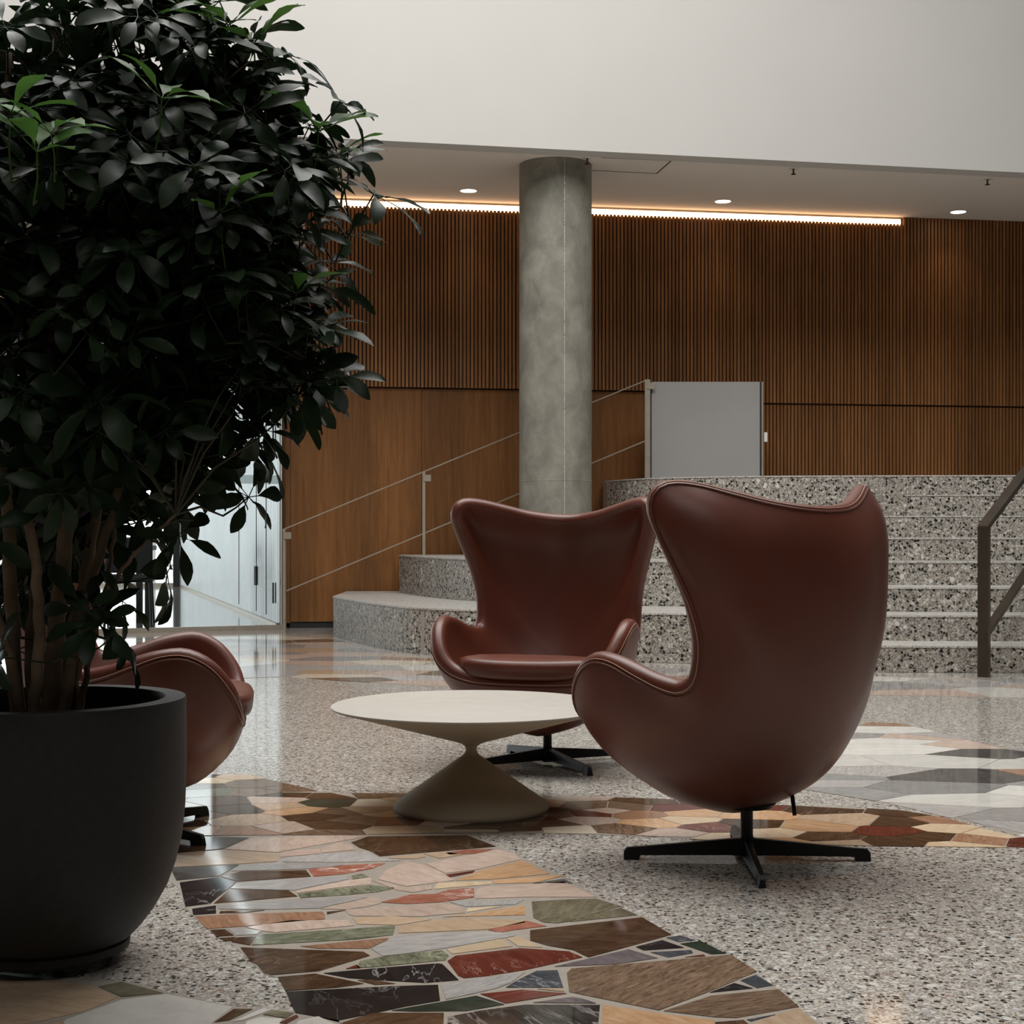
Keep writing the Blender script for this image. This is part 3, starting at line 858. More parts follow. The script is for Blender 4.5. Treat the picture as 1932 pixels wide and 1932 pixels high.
# --- downlights and sprinklers
for i, (px, py) in enumerate(((884, 360), (1364, 380), (1808, 400))):
    d = F_PX * (SOFFIT_Z - EYE) / (HORIZON - py)
    X = (px - 966) * d / F_PX
    dl = empty('downlight', (X, d, SOFFIT_Z))
    tag(dl, ('recessed round downlight in the soffit left of the concrete column', 'recessed round downlight in the soffit above the grey panel',
             'recessed round downlight in the soffit past the end of the light strip')[i], 'downlight', 'soffit downlights')
    MB().lathe([(0.075, -0.002), (0.088, -0.004), (0.090, 0.0)], 40).build('trim_ring', M['white'], dl, smooth=True)
    MB().lathe([(0.0005, -0.001), (0.075, -0.0015)], 40).build('diffuser', M['lamp'], dl)
    l = bpy.data.lights.new('downlight_beam', 'SPOT'); l.energy = 7; l.color = (1.0, 0.80, 0.58)
    l.spot_size = math.radians(110); l.spot_blend = 0.8; l.shadow_soft_size = 0.07
    lo_ = bpy.data.objects.new('downlight_beam', l); lo_.parent = dl; lo_.location = (0, 0, -0.012); COL.objects.link(lo_)
for i, (px, py, txt) in enumerate(((690, 278, 'small sprinkler head in the soffit beside the shrub'), (1108, 297, 'small sprinkler head in the soffit beside the column top'),
                                   (1497, 317, 'small sprinkler head in the soffit right of the middle downlight'), (1863, 337, 'rightmost small sprinkler head in the soffit'))):
    d = F_PX * (SOFFIT_Z - EYE) / (HORIZON - py) 
    sp = empty('sprinkler', ((px - 966) * d / F_PX, d, SOFFIT_Z)); tag(sp, txt, 'sprinkler', 'soffit sprinklers')
    MB().lathe([(0.045, 0), (0.043, -0.006), (0.015, -0.010)], 20).build('escutcheon', M['white'], sp)
    MB().tube([(0, 0, -0.008), (0, 0, -0.05)], 0.008, 8).build('nozzle', M['dark_steel'], sp)
    MB().lathe([(0.002, -0.052), (0.022, -0.052), (0.022, -0.056), (0.002, -0.056)], 12).build('deflector', M['dark_steel'], sp)

# --- curved stepped seating
RISE = 0.348
T = {1: [(-1.57, 13.5), (-1.27, 12.66), (-0.96, 11.95), (-0.61, 11.43), (0.2, 11.0), (1.05, 10.75), (2.0, 10.55), (3.3, 10.45), (4.6, 10.42), (7.0, 10.4)],
     2: [(-1.05, 14.3), (-0.72, 13.35), (-0.26, 12.5), (0.3, 12.1), (1.15, 11.75), (2.2, 11.5), (3.3, 11.38), (4.6, 11.34), (7.0, 11.3)],
     3: [(-0.46, 14.45), (-0.12, 13.6), (0.4, 13.05), (1.2, 12.7), (2.2, 12.4), (3.3, 12.28), (4.6, 12.24), (7.0, 12.2)],
     4: [(0.885, 14.45), (1.05, 13.95), (1.35, 13.5), (2.04, 13.12), (3.3, 12.97), (4.6, 12.92), (7.0, 12.9)]}
HALF = {1: 2.2, 2: 2.45, 3: 2.8, 4: 3.2}
steps = empty('stepped_seating', (1.5, 11.5, 0)); tag(steps, 'curved flight of speckled terrazzo seating steps below the oak wall', 'steps')
def wall_y(X): return wall_pt(wall_s(X), 0.045).y
def step_block(front, z0, z1, name, seg=1.05, back_y=None, ox=0.0):
    pts = smooth_curve([(x, y, 0) for x, y in front], 60)
    par = empty(name); par.parent = steps; par.matrix_parent_inverse = Matrix.Translation(steps.location).inverted()
    core = [(p.x, p.y) for p in pts]
    if back_y is None:
        tail = [(pts[-1].x, wall_y(pts[-1].x)), (pts[0].x, wall_y(pts[0].x))]
    else:
        tail = [(p.x + 0.16 * max(0, 1 - i_ / 12), p.y + back_y) for i_, p in reversed(list(enumerate(pts)))]
    def shift(q, d):
        r = []
        for i, p in enumerate(q):
            t = (q[min(i + 1, len(q) - 1)] - q[max(i - 1, 0)]).normalized()
            r.append(p + Vector((-t.y, t.x, 0)) * d)
        return r
    inner = shift(pts, 0.004)
    mb = MB().prism([(p.x, p.y) for p in inner] + tail, z0, z1 - 0.012)
    mb.build('core', M['grout'], par)
    lip = shift(pts, -0.004)
    MB().prism([(p.x, p.y) for p in lip] + tail, z1 - 0.012, z1).build('tread', M['tread'], par)
    # riser slabs, each its own stone
    d = [0.0]
    for a, b in zip(pts, pts[1:]): d.append(d[-1] + (b - a).length)
    n = max(1, round(d[-1] / seg))
    def at_s(s):
        for i in range(len(d) - 1):
            if d[i + 1] >= s: return pts[i].lerp(pts[i + 1], (s - d[i]) / max(1e-9, d[i + 1] - d[i]))
        return pts[-1].copy()
    for i in range(n):
        s0, s1 = d[-1] * i / n + 0.003, d[-1] * (i + 1) / n - 0.003
        m = 8
        q = [at_s(s0 + (s1 - s0) * j / m) for j in range(m + 1)]
        qi = shift(q, 0.03)
        MB().prism([(p.x, p.y) for p in q] + [(p.x, p.y) for p in reversed(qi)], z0 + 0.002, z1 - 0.013).build('riser_slab', M['steps'], par)
    # end face
    return par
for k in (1, 2, 3, 4):
    step_block(T[k], (k - 1) * RISE if k > 1 else 0.0, k * RISE, 'tier')
for k in (1, 2, 3, 4):
    pts = smooth_curve([(x, y, 0) for x, y in T[k]], 160)
    fr = [(p.x, p.y - 0.46) for p in pts if p.x > HALF[k]]
    fr = fr[::6] + [fr[-1]]
    step_block(fr, (k - 1) * RISE, (k - 0.5) * RISE, 'half_step', 1.3, 0.47)

# --- steel handrail with posts along the wooden wall
hr = empty('handrail', (-2.05, 13.85, 0)); tag(hr, 'thin steel handrail with two rails climbing along the oak wall', 'handrail')
R0, R1 = Vector((-2.05, 13.85, 0.94)), Vector((1.27, 14.42, 2.34))
def rail_at(t, dz=0.0): return R0.lerp(R1, t) + Vector((0, 0, dz)) - hr.location
DZ = -0.565
MB().bar(rail_at(-0.01), rail_at(1.0), 0.04, 0.010).build('top_rail', M['steel'], hr)
MB().bar(rail_at(0.005, DZ), rail_at(1.0, DZ), 0.03, 0.010).build('lower_rail', M['steel'], hr)
for t, zb in ((0.0, 0.0), (0.375, 2 * RISE), (1.0, 4 * RISE)):
    p = rail_at(t)
    pp = MB().box((p.x, p.y, (p.z + zb) / 2), (0.026 if t < 1 else 0.05, 0.05, p.z - zb)).build('post', M['steel'], hr)
    MB().box((p.x + 0.03, p.y - 0.028, p.z - 0.06), (0.07, 0.008, 0.06)).build('bracket', M['steel'], pp)

# --- grey lift panel at the top of the steps
gp_ = empty('partition_panel', (1.82, 14.45, 4 * RISE)); tag(gp_, 'plain grey partition panel standing on the top step before the slats', 'panel')
MB().box((0, 0, 0.465), (1.02, 0.03, 0.93)).build('panel_board', M['panel'], gp_, bevel=0.003)
MB().box((-0.525, 0.0, 0.47), (0.028, 0.05, 0.94)).build('edge_post', M['black'], gp_)
MB().box((0.515, 0.0, 0.465), (0.014, 0.05, 0.93)).build('edge_post', M['black'], gp_)
MB().box((0.53, 0.0, 0.465), (0.018, 0.05, 0.93)).build('edge_trim', M['steel'], gp_)
MB().box((0.562, -0.01, 0.41), (0.032, 0.04, 0.09)).build('call_button', M['white'], gp_, bevel=0.004)

# --- bronze handrail at the foot of the steps
br = empty('stair_handrail', (2.985, 9.72, 0)); tag(br, 'dark bronze square handrail standing at the foot of the steps', 'handrail')
hd = Vector((0.55, 0.835, 0.0)).normalized()
def hp(s, z): return Vector((hd.x * s, hd.y * s, z))
MB().box((0, 0, 0.475), (0.068, 0.05, 0.95), math.atan2(hd.y, hd.x) - math.pi / 2).build('post', M['dark_steel'], br)
MB().bar(hp(-0.02, 0.945), hp(3.9, 0.945 + 0.387 * 3.92), 0.068, 0.035).build('top_rail', M['dark_steel'], br)
MB().bar(hp(0.03, 0.27), hp(3.9, 0.27 + 0.387 * 3.9), 0.05, 0.035).build('lower_rail', M['dark_steel'], br)
p = hp(3.85, 0)
MB().box((p.x, p.y, 4 * RISE + 0.46), (0.068, 0.05, 1.1), math.atan2(hd.y, hd.x) - math.pi / 2).build('post', M['dark_steel'], br)


# ------------------------------------------------------------------ egg-shaped lounge chairs
EGG = [  # z, back x, front x, half width
 (0.118, 0.066, 0.124, 0.004), (0.135, -0.003, 0.189, 0.058), (0.170, -0.088, 0.254, 0.141), (0.220, -0.174, 0.308, 0.203), (0.290, -0.247, 0.353, 0.261),
 (0.396, -0.301, 0.370, 0.315), (0.530, -0.339, 0.346, 0.339), (0.660, -0.362, 0.299, 0.344), (0.800, -0.378, 0.239, 0.347),
 (0.900, -0.379, 0.175, 0.358), (1.000, -0.366, 0.112, 0.359), (1.100, -0.336, 0.053, 0.343), (1.200, -0.299, -0.004, 0.323)]
EDGE_HALF = [(0.364, 0.0, 0.338), (0.364, 0.10, 0.339), (0.361, 0.20, 0.346), (0.356, 0.285, 0.372), (0.345, 0.337, 0.412), (0.320, 0.371, 0.465),
             (0.270, 0.392, 0.527), (0.205, 0.400, 0.562), (0.135, 0.396, 0.560), (0.05, 0.385, 0.530), (-0.035, 0.366, 0.500), (-0.10, 0.350, 0.492),
             (-0.150, 0.341, 0.522), (-0.172, 0.340, 0.585), (-0.175, 0.345, 0.655), (-0.160, 0.362, 0.735), (-0.133, 0.388, 0.82), (-0.102, 0.415, 0.905),
             (-0.082, 0.432, 0.975), (-0.084, 0.424, 1.025), (-0.108, 0.392, 1.050), (-0.150, 0.335, 1.046), (-0.205, 0.255, 1.022), (-0.255, 0.170, 0.998),
             (-0.292, 0.085, 0.984), (-0.305, 0.0, 0.979)]
EC = np.array([-0.03, 0.0, 0.58])
def spline_table(tab):
    tab = np.array(tab); x, y = tab[:, 0], tab[:, 1:]
    n = len(x); h = np.diff(x)
    A = np.eye(n); B = np.zeros((n, y.shape[1]))
    for i in range(1, n - 1):
        A[i, i - 1] = h[i - 1]; A[i, i] = 2 * (h[i - 1] + h[i]); A[i, i + 1] = h[i]
        B[i] = 6 * ((y[i + 1] - y[i]) / h[i] - (y[i] - y[i - 1]) / h[i - 1])
    m = np.linalg.solve(A, B)
    xs = np.linspace(x[0], x[-1], 600)
    i = np.clip(np.searchsorted(x, xs) - 1, 0, n - 2); t = (xs - x[i])[:, None]; hh = h[i][:, None]
    ys = y[i] + t * ((y[i + 1] - y[i]) / hh - hh * (2 * m[i] + m[i + 1]) / 6) + t * t * m[i] / 2 + t ** 3 * (m[i + 1] - m[i]) / (6 * hh)
    return np.concatenate([xs[:, None], ys], 1)
EGG_T = spline_table(EGG)
def egg_radius(D):
    """distance from the centre to the egg's surface along the directions D"""
    e = EGG_T; z = e[:, 0]
    lo = np.full(D.shape[:-1], 0.02); hi = np.full(D.shape[:-1], 1.2)
    for _ in range(30):
        m = (lo + hi) / 2
        p = EC + D * m[..., None]
        xb = np.interp(p[..., 2], z, e[:, 1]); xf = np.interp(p[..., 2], z, e[:, 2]); b = np.interp(p[..., 2], z, e[:, 3])
        xc = (xb + xf) / 2; a = np.maximum((xf - xb) / 2, 1e-3)
        ok = (p[..., 2] > z[0]) & (p[..., 2] < z[-1]) & (np.abs((p[..., 0] - xc) / a) ** 2.1 + np.abs(p[..., 1] / np.maximum(b, 1e-3)) ** 2.1 < 1)
        lo = np.where(ok, m, lo); hi = np.where(ok, hi, m)
    return lo

def make_shell():
    half = smooth_curve(EDGE_HALF, 84)
    edge = half + [Vector((p.x, -p.y, p.z)) for p in reversed(half[1:-1])]
    n = len(edge)
    E_ = np.array([tuple(p) for p in edge])
    pole = np.array([-0.72, 0, -0.69]); pole /= np.linalg.norm(pole)
    d = E_ - EC; L = np.linalg.norm(d, axis=1); d = d / L[:, None]
    ang = np.arccos(np.clip(d @ pole, -1, 1))
    k = L / egg_radius(d)
    rings = 30
    t = np.linspace(0, 1, rings + 1)[:, None]
    dd = (pole * np.sin((1 - t) * ang)[..., None] + d * np.sin(t * ang)[..., None]) / np.sin(ang)[None, :, None]
    dd /= np.linalg.norm(dd, axis=2, keepdims=True)
    A = EC + dd * (egg_radius(dd) * (1 + (k - 1)[None] * t ** 3))[..., None]
    for it in range(2):
        B = A.copy()
        avg = (A[2:] + A[:-2] + np.roll(A[1:-1], 1, 1) + np.roll(A[1:-1], -1, 1)) / 4
        B[1:-1] = A[1:-1] * 0.5 + avg * 0.5
        B[0] = B[1].mean(axis=0)
        A = B
    # normals (outwards)
    Pj = np.empty_like(A); Pi = np.empty_like(A)
    Pj[1:-1] = A[2:] - A[:-2]; Pj[-1] = A[-1] - A[-2]; Pj[0] = A[1] - A[0]
    Pi = np.roll(A, -1, 1) - np.roll(A, 1, 1)
    Nn = np.cross(Pj, Pi)
    Nn /= np.maximum(1e-9, np.linalg.norm(Nn, axis=2, keepdims=True))
    c = EC
    flip = np.sign(((A - c) * Nn).sum(axis=2, keepdims=True)); flip[flip == 0] = 1
    Nn *= flip
    Nn[0] = Nn[1].mean(axis=0); Nn[0] /= np.linalg.norm(Nn[0][0])
    for it in range(8):
        B = Nn.copy()
        B[1:-1] = (Nn[2:] + Nn[:-2] + np.roll(Nn[1:-1], 1, 1) + np.roll(Nn[1:-1], -1, 1)) / 4
        B[0] = B[1].mean(axis=0)
        Nn = B / np.maximum(1e-9, np.linalg.norm(B, axis=2, keepdims=True))
    tng = A[-1] - A[-3]
    ev = np.roll(A[-1], -1, 0) - np.roll(A[-1], 1, 0); ev /= np.linalg.norm(ev, axis=1, keepdims=True)
    tng = tng - ev * (tng * ev).sum(axis=1, keepdims=True)
    tng = tng - Nn[-1] * (tng * Nn[-1]).sum(axis=1, keepdims=True)
    tng /= np.linalg.norm(tng, axis=1, keepdims=True)
    for it in range(6):
        tng = (np.roll(tng, 1, 0) + np.roll(tng, -1, 0) + 2 * tng) / 4
        tng /= np.linalg.norm(tng, axis=1, keepdims=True)
    th = 0.058
    # outer half of the roll belongs to the padding, so pull the edge in a little
    return A, Nn, tng, ev, th, n, rings

_A, _N, _T, _EV, TH, NE, NR = make_shell()

def grid_mesh(rows, close_first=True):
    mb = MB()
    n = rows.shape[1]
    vs = []
    fs = []
    start = 0
    if close_first:
        vs.append(tuple(rows[0][0])); start = 1
        for k in range(n):
            fs.append((0, 1 + k, 1 + (k + 1) % n))
    for r in range(start, rows.shape[0]):
        vs += [tuple(p) for p in rows[r]]
    base = 1 if close_first else 0
    for r in range(rows.shape[0] - 1 - start):
        for k in range(n):
            a, b = base + r * n + k, base + r * n + (k + 1) % n
            fs.append((a, a + n, b + n, b) if close_first else (a, b, b + n, a + n))
    return mb.add(vs, fs)

def chair_meshes():
    D = {}
    out = _A.copy()
    mb = grid_mesh(out)
    D['shell'] = mb.mesh('outer_shell')
    # padding: rolled edge and the inside
    rows = []
    rr = TH / 2
    cen = _A[-1] - _N[-1] * rr
    for a in np.linspace(0, math.pi, 10):
        rows.append(cen + _N[-1] * (rr * math.cos(a)) + _T * (rr * 1.0 * math.sin(a)))
    rows[0] = _A[-1] - _N[-1] * 0.0005
    J = list(range(NR - 1, 0, -1))
    for j in J:
        t = j / NR
        thick = TH + 0.012 * (1 - t)
        rows.append(_A[j] - _N[j] * thick)
    inner_c = _A[0] - _N[0] * (TH + 0.012)
    rows.append(inner_c)
    R_ = np.array(rows)
    mb = MB()
    n = NE
    for r in R_[:-1]: mb.v += [tuple(p) for p in r]
    mb.v.append(tuple(R_[-1][0]))
    for r in range(len(R_) - 2):
        for k in range(n):
            a, b = r * n + k, r * n + (k + 1) % n
            mb.f.append((a, a + n, b + n, b))
    last = (len(R_) - 2) * n
    for k in range(n): mb.f.append((last + k, len(mb.v) - 1, last + (k + 1) % n))
    D['padding'] = mb.mesh('padding')
    # piping seam and stitches run round the rim on the outside
    seam = [Vector(p) for p in (_A[-1] + _N[-1] * 0.0012 - _T * 0.001)]
    mb = MB(); mb.tube(seam + [seam[0]], 0.0028, 6, caps=False)
    D['piping'] = mb.mesh('piping')
    st = [Vector(p) for p in (_A[-1] + _N[-1] * 0.0010 + _T * 0.010 - _N[-1] * 0.0022)]
    mb = MB(); mb.tube(st + [st[0]], 0.0011, 5, caps=False)
    D['stitching'] = mb.mesh('stitching')
    return D
CH = chair_meshes()
CH['shell'].materials.append(M['leather']); CH['padding'].materials.append(M['leather'])
CH['piping'].materials.append(M['leather']); CH['stitching'].materials.append(M['thread'])
for k_ in CH: CH[k_].polygons.foreach_set('use_smooth', [True] * len(CH[k_].polygons))

def cushion_mesh():
    # plan outline, front edge first; rounded, thin pad
    out = []
    front = [(0.392, 0.0), (0.389, 0.12), (0.366, 0.218), (0.312, 0.264), (0.22, 0.275), (0.08, 0.262), (-0.06, 0.225), (-0.15, 0.14), (-0.175, 0.0)]
    h = smooth_curve([(x, y, 0) for x, y in front], 30)
    pl = h + [Vector((p.x, -p.y, 0)) for p in reversed(h[1:-1])]
    n = len(pl)
    c = Vector((0.1, 0, 0))
    prof = [(0.0, 0.0), (0.6, 0.0), (0.9, 0.001), (0.965, 0.006), (0.985, 0.016), (0.995, 0.030), (1.0, 0.046), (0.978, 0.057), (0.92, 0.063), (0.75, 0.072), (0.4, 0.078), (0.0, 0.079)]
    mb = MB(); vs, fs = [], []
    def z_at(x): return 0.363 - 0.09 * max(0, 0.30 - x)
    for s_, hgt in prof[1:-1]:
        for p in pl:
            q = c + (p - c) * s_
            vs.append((q.x, q.y, z_at(q.x) + hgt * 1.2 + 0.12 * q.y ** 2))
    m = len(prof) - 2
    for r in range(m - 1):
        for k in range(n):
            a, b = r * n + k, r * n + (k + 1) % n
            fs.append((a, b, b + n, a + n))
    vs.append((c.x, c.y, z_at(c.x))); vs.append((c.x, c.y, z_at(c.x) + 0.095))
    for k in range(n):
        fs.append((len(vs) - 2, (k + 1) % n, k))
        fs.append((len(vs) - 1, (m - 1) * n + k, (m - 1) * n + (k + 1) % n))
    mb.add(vs, fs)
    me = mb.mesh('seat_cushion'); me.materials.append(M['leather'])
    me.polygons.foreach_set('use_smooth', [True] * len(me.polygons))
    sm = [Vector((c.x + (p.x - c.x) * 0.975, p.y * 0.975, z_at(p.x) + 0.0665 + 0.12 * p.y ** 2)) for p in pl]
    mt = MB(); mt.tube(sm + [sm[0]], 0.0022, 5, caps=False)
    m2 = mt.mesh('cushion_piping'); m2.materials.append(M['leather'])
    m2.polygons.foreach_set('use_smooth', [True] * len(m2.polygons))
    return me, m2
CUSH, CUSHP = cushion_mesh()

def leg_mesh():
    # one arm of the star base, tapering outwards, with its foot
    mb = MB()
    secs = [(0.012, 0.017, 0.018, 0.060), (0.06, 0.016, 0.020, 0.058), (0.31, 0.0125, 0.014, 0.034), (0.335, 0.012, 0.0, 0.031), (0.345, 0.009, 0.0, 0.024)]
    secs = [(0.012, 0.018, 0.014, 0.062), (0.05, 0.0165, 0.016, 0.059), (0.30, 0.0125, 0.013, 0.036), (0.304, 0.0125, 0.0, 0.036), (0.338, 0.012, 0.0, 0.033), (0.346, 0.010, 0.0, 0.022)]
    vs, fs = [], []
    for x, w, z0, z1 in secs:
        vs += [(x, -w, z0), (x, w, z0), (x, w * 0.55, z1), (x, -w * 0.55, z1)]
    for i in range(len(secs) - 1):
        for k in range(4):
            a, b = i * 4 + k, i * 4 + (k + 1) % 4
            fs.append((a, a + 4, b + 4, b))
    fs.append((0, 1, 2, 3)); e = (len(secs) - 1) * 4; fs.append((e + 3, e + 2, e + 1, e))
    me = mb.add(vs, fs).mesh('leg'); me.materials.append(M['black_metal'])
    return me
LEGM = leg_mesh()
pm = MB().lathe([(0.001, 0.008), (0.022, 0.008), (0.024, 0.055), (0.019, 0.066), (0.0175, 0.07), (0.0175, 0.16), (0.001, 0.16)], 28).mesh('pedestal')
pm.materials.append(M['black_metal']); pm.polygons.foreach_set('use_smooth', [True] * len(pm.polygons))
pm.set_sharp_from_angle(angle=math.radians(40))
lv = MB().tube([(-0.09, -0.07, 0.225), (-0.118, -0.06, 0.185), (-0.135, -0.05, 0.140)], 0.006, 8).mesh('tilt_lever'); lv.materials.append(M['black_metal'])
sk = MB().lathe([(0.001, 0.145), (0.07, 0.15), (0.085, 0.165), (0.06, 0.185)], 28).mesh('mounting_plate'); sk.materials.append(M['black_metal'])

def chair(loc, heading, base_rot, label):
    root = empty('lounge_chair', (loc[0], loc[1], 0.0), 0.0)
    tag(root, label, 'armchair', 'brown leather egg-shaped lounge chairs')
    def part(name, me, rz=heading, par=root, dx=0.0):
        o = bpy.data.objects.new(name, me); COL.objects.link(o); o.parent = par
        o.rotation_euler = (0, 0, rz); return o
    sh = part('shell', CH['shell']); pd = part('upholstery', CH['padding'])
    part('piping', CH['piping'], 0.0, sh); part('stitching', CH['stitching'], 0.0, pd)
    cu = part('seat_cushion', CUSH); part('piping', CUSHP, 0.0, cu)
    part('pedestal', pm); part('tilt_lever', lv); part('mounting_plate', sk)
    for k in range(4): part('leg', LEGM, base_rot + k * math.pi / 2)
    return root
R = math.radians
chair((0.662, 4.335), R(126.7), R(-92), 'brown leather lounge chair seen from behind, nearest the viewer')
chair((0.141, 6.124), R(-107.3), R(-63), 'brown leather lounge chair facing the viewer behind the round table')
chair((-1.19, 4.72), R(9), R(-35), 'brown leather lounge chair half hidden by the black planter')

# ------------------------------------------------------------------ coffee table
ct = empty('coffee_table', (-0.136, 5.12, 0)); tag(ct, 'round cream-topped coffee table on an hourglass base', 'table')
MB().lathe([(0.001, 0.3490), (0.462, 0.3490), (0.4655, 0.3465), (0.4655, 0.3415), (0.462, 0.3405)], 96).build('table_top', M['table_top'], ct, angle=40)
MB().lathe([(0.462, 0.3400), (0.455, 0.3375), (0.06, 0.2285), (0.034, 0.2200), (0.023, 0.2120), (0.0185, 0.2040), (0.0185, 0.1960), (0.022, 0.188), (0.030, 0.179)], 96).build('upper_cone', M['table_metal'], ct, angle=50)
MB().lathe([(0.030, 0.1792), (0.2500, 0.0250), (0.2580, 0.0150), (0.2600, 0.0080), (0.2570, 0.0015), (0.001, 0.001)], 96).build('lower_cone', M['table_metal'], ct, angle=50)

# ------------------------------------------------------------------ planter
PX, PY = -1.008, 3.32
pl = empty('planter', (PX, PY, 0)); tag(pl, 'large round charcoal planter holding the leafy shrub', 'planter')
prof = [(0.10, 0.060), (0.172, 0.050), (0.184, 0.055), (0.206, 0.078), (0.232, 0.112), (0.258, 0.158), (0.276, 0.207), (0.289, 0.262), (0.296, 0.330), (0.299, 0.42), (0.2985, 0.52), (0.298, 0.563), (0.2965, 0.567), (0.254, 0.567), (0.2525, 0.565), (0.2515, 0.52), (0.25, 0.46)]
MB().lathe(prof, 96).build('pot', M['pot'], pl, angle=40)
MB().lathe([(0.001, 0.024), (0.170, 0.024), (0.178, 0.030), (0.179, 0.046), (0.172, 0.0505)], 96).build('base_ring', M['pot'], pl, angle=40)
sl = MB()
vs, fs = [(0, 0, 0.505)], []
rs = random.Random(2)
for i in range(1, 13):
    for k in range(48):
        a = 2 * math.pi * k / 48; r = 0.2505 * i / 12
        z = 0.505 + 0.014 * noise.noise(Vector((r * math.cos(a) * 18, r * math.sin(a) * 18, 3))) - 0.012 * (i / 12) ** 2
        vs.append((r * math.cos(a), r * math.sin(a), z))
for k in range(48): fs.append((0, 1 + k, 1 + (k + 1) % 48))
for i in range(11):
    for k in range(48):
        a, b = 1 + i * 48 + k, 1 + i * 48 + (k + 1) % 48
        fs.append((a, a + 48, b + 48, b))
so = sl.add(vs, fs).build('soil', M['soil'], pl, smooth=True); so['kind'] = 'stuff'
for k in range(4):
    a = math.pi / 4 + k * math.pi / 2 - 0.3
    cx, cy = 0.13 * math.cos(a), 0.13 * math.sin(a)
    w = MB().lathe([(0.001, -0.010), (0.012, -0.010), (0.012, 0.010), (0.001, 0.010)], 20)
    rot = Matrix.Translation((cx, cy, 0.0125)) @ Matrix.Rotation(a, 4, 'Z') @ Matrix.Rotation(math.pi / 2, 4, 'X')
    w.v = [tuple(rot @ Vector(p)) for p in w.v]
    w.build('caster', M['black'], pl)

# ------------------------------------------------------------------ shrub
def at(px, py, d): return Vector(((px - 966) * d / F_PX, d, EYE - (py - HORIZON) * d / F_PX))
shrub = empty('umbrella_shrub', (PX, PY, 0.50)); tag(shrub, 'tall dark green leafy shrub with many pale stems growing in the planter', 'plant')
def sloc(p): return p - shrub.location
STEMS = [  # px, py, depth ... from the soil upwards, then base and tip radius
 ([(95, 1345, 3.26), (100, 1250, 3.25), (112, 1120, 3.24), (125, 1000, 3.22), (150, 880, 3.2), (200, 740, 3.2), (250, 580, 3.2), (268, 420, 3.22), (285, 260, 3.25), (330, 110, 3.3)], 0.022, 0.006),
 ([(120, 1345, 3.33), (135, 1230, 3.34), (160, 1090, 3.36), (185, 960, 3.38), (215, 830, 3.4), (300, 690, 3.42), (318, 600, 3.43), (290, 500, 3.45), (300, 380, 3.5)], 0.017, 0.006),
 ([(110, 1345, 3.20), (140, 1220, 3.19), (175, 1090, 3.2), (215, 960, 3.22), (255, 840, 3.25), (330, 720, 3.3), (420, 640, 3.34), (500, 590, 3.36)], 0.014, 0.005),
 ([(70, 1345, 3.36), (60, 1230, 3.40), (70, 1090, 3.45), (95, 960, 3.5), (130, 820, 3.55), (180, 660, 3.6), (200, 500, 3.65), (180, 330, 3.7), (200, 160, 3.75)], 0.016, 0.005),
 ([(35, 1345, 3.28), (25, 1220, 3.26), (20, 1080, 3.24), (10, 930, 3.22), (-30, 780, 3.2), (-60, 600, 3.2), (-40, 420, 3.2), (0, 260, 3.2), (20, 100, 3.2)], 0.018, 0.006),
 ([(60, 1345, 3.18), (75, 1200, 3.12), (65, 1050, 3.06), (45, 900, 3.08), (60, 760, 3.12), (100, 620, 3.16), (120, 480, 3.2), (110, 330, 3.22)], 0.014, 0.005),
 ([(80, 1345, 3.40), (105, 1240, 3.48), (150, 1120, 3.55), (205, 1010, 3.6), (265, 890, 3.65), (350, 800, 3.7), (420, 730, 3.72), (480, 640, 3.75), (530, 520, 3.78), (560, 400, 3.8)], 0.013, 0.004),
 ([(130, 1340, 3.24), (150, 1255, 3.2), (190, 1160, 3.16), (232, 1075, 3.13), (285, 1015, 3.1), (330, 970, 3.08)], 0.009, 0.003),
 ([(140, 1320, 3.28), (175, 1215, 3.3), (200, 1110, 3.3), (212, 1030, 3.3), (225, 960, 3.3), (270, 900, 3.3), (300, 850, 3.3)], 0.008, 0.003),
 ([(50, 1345, 3.22), (15, 1230, 3.15), (-30, 1100, 3.1), (-80, 950, 3.0), (-130, 800, 2.95), (-160, 620, 2.9)], 0.014, 0.005),
 ([(200, 740, 3.2), (260, 690, 3.2), (330, 560, 3.22), (400, 460, 3.22), (470, 360, 3.2), (520, 250, 3.2)], 0.009, 0.003),
 ([(250, 580, 3.2), (300, 500, 3.25), (380, 420, 3.3), (460, 300, 3.3), (500, 190, 3.3), (510, 110, 3.3)], 0.009, 0.003),
 ([(268, 420, 3.22), (220, 330, 3.2), (170, 220, 3.2), (120, 120, 3.2), (90, 40, 3.2)], 0.008, 0.003),
 ([(330, 720, 3.3), (430, 700, 3.25), (520, 690, 3.18), (580, 680, 3.12)], 0.006, 0.003),
 ([(300, 500, 3.25), (420, 520, 3.3), (520, 500, 3.35), (590, 440, 3.38), (640, 390, 3.4)], 0.007, 0.003),
]
path_pts = []
for pts, r0, r1 in STEMS:
    P = [at(*p) for p in pts]
    if P[0].z < 0.62: P[0].z = 0.487
    C = smooth_curve([tuple(p) for p in P], 36)
    rj = random.Random(len(path_pts))
    C = [c + Vector((rj.uniform(-1, 1), rj.uniform(-1, 1), 0)) * 0.003 for c in C]
    MB().tube([sloc(c) for c in C], [r0 + (r1 - r0) * (i / 35) ** 0.8 for i in range(36)], 10).build('stem', M['bark'], shrub, smooth=True)
    path_pts += [(c, i / 35) for i, c in enumerate(C)]

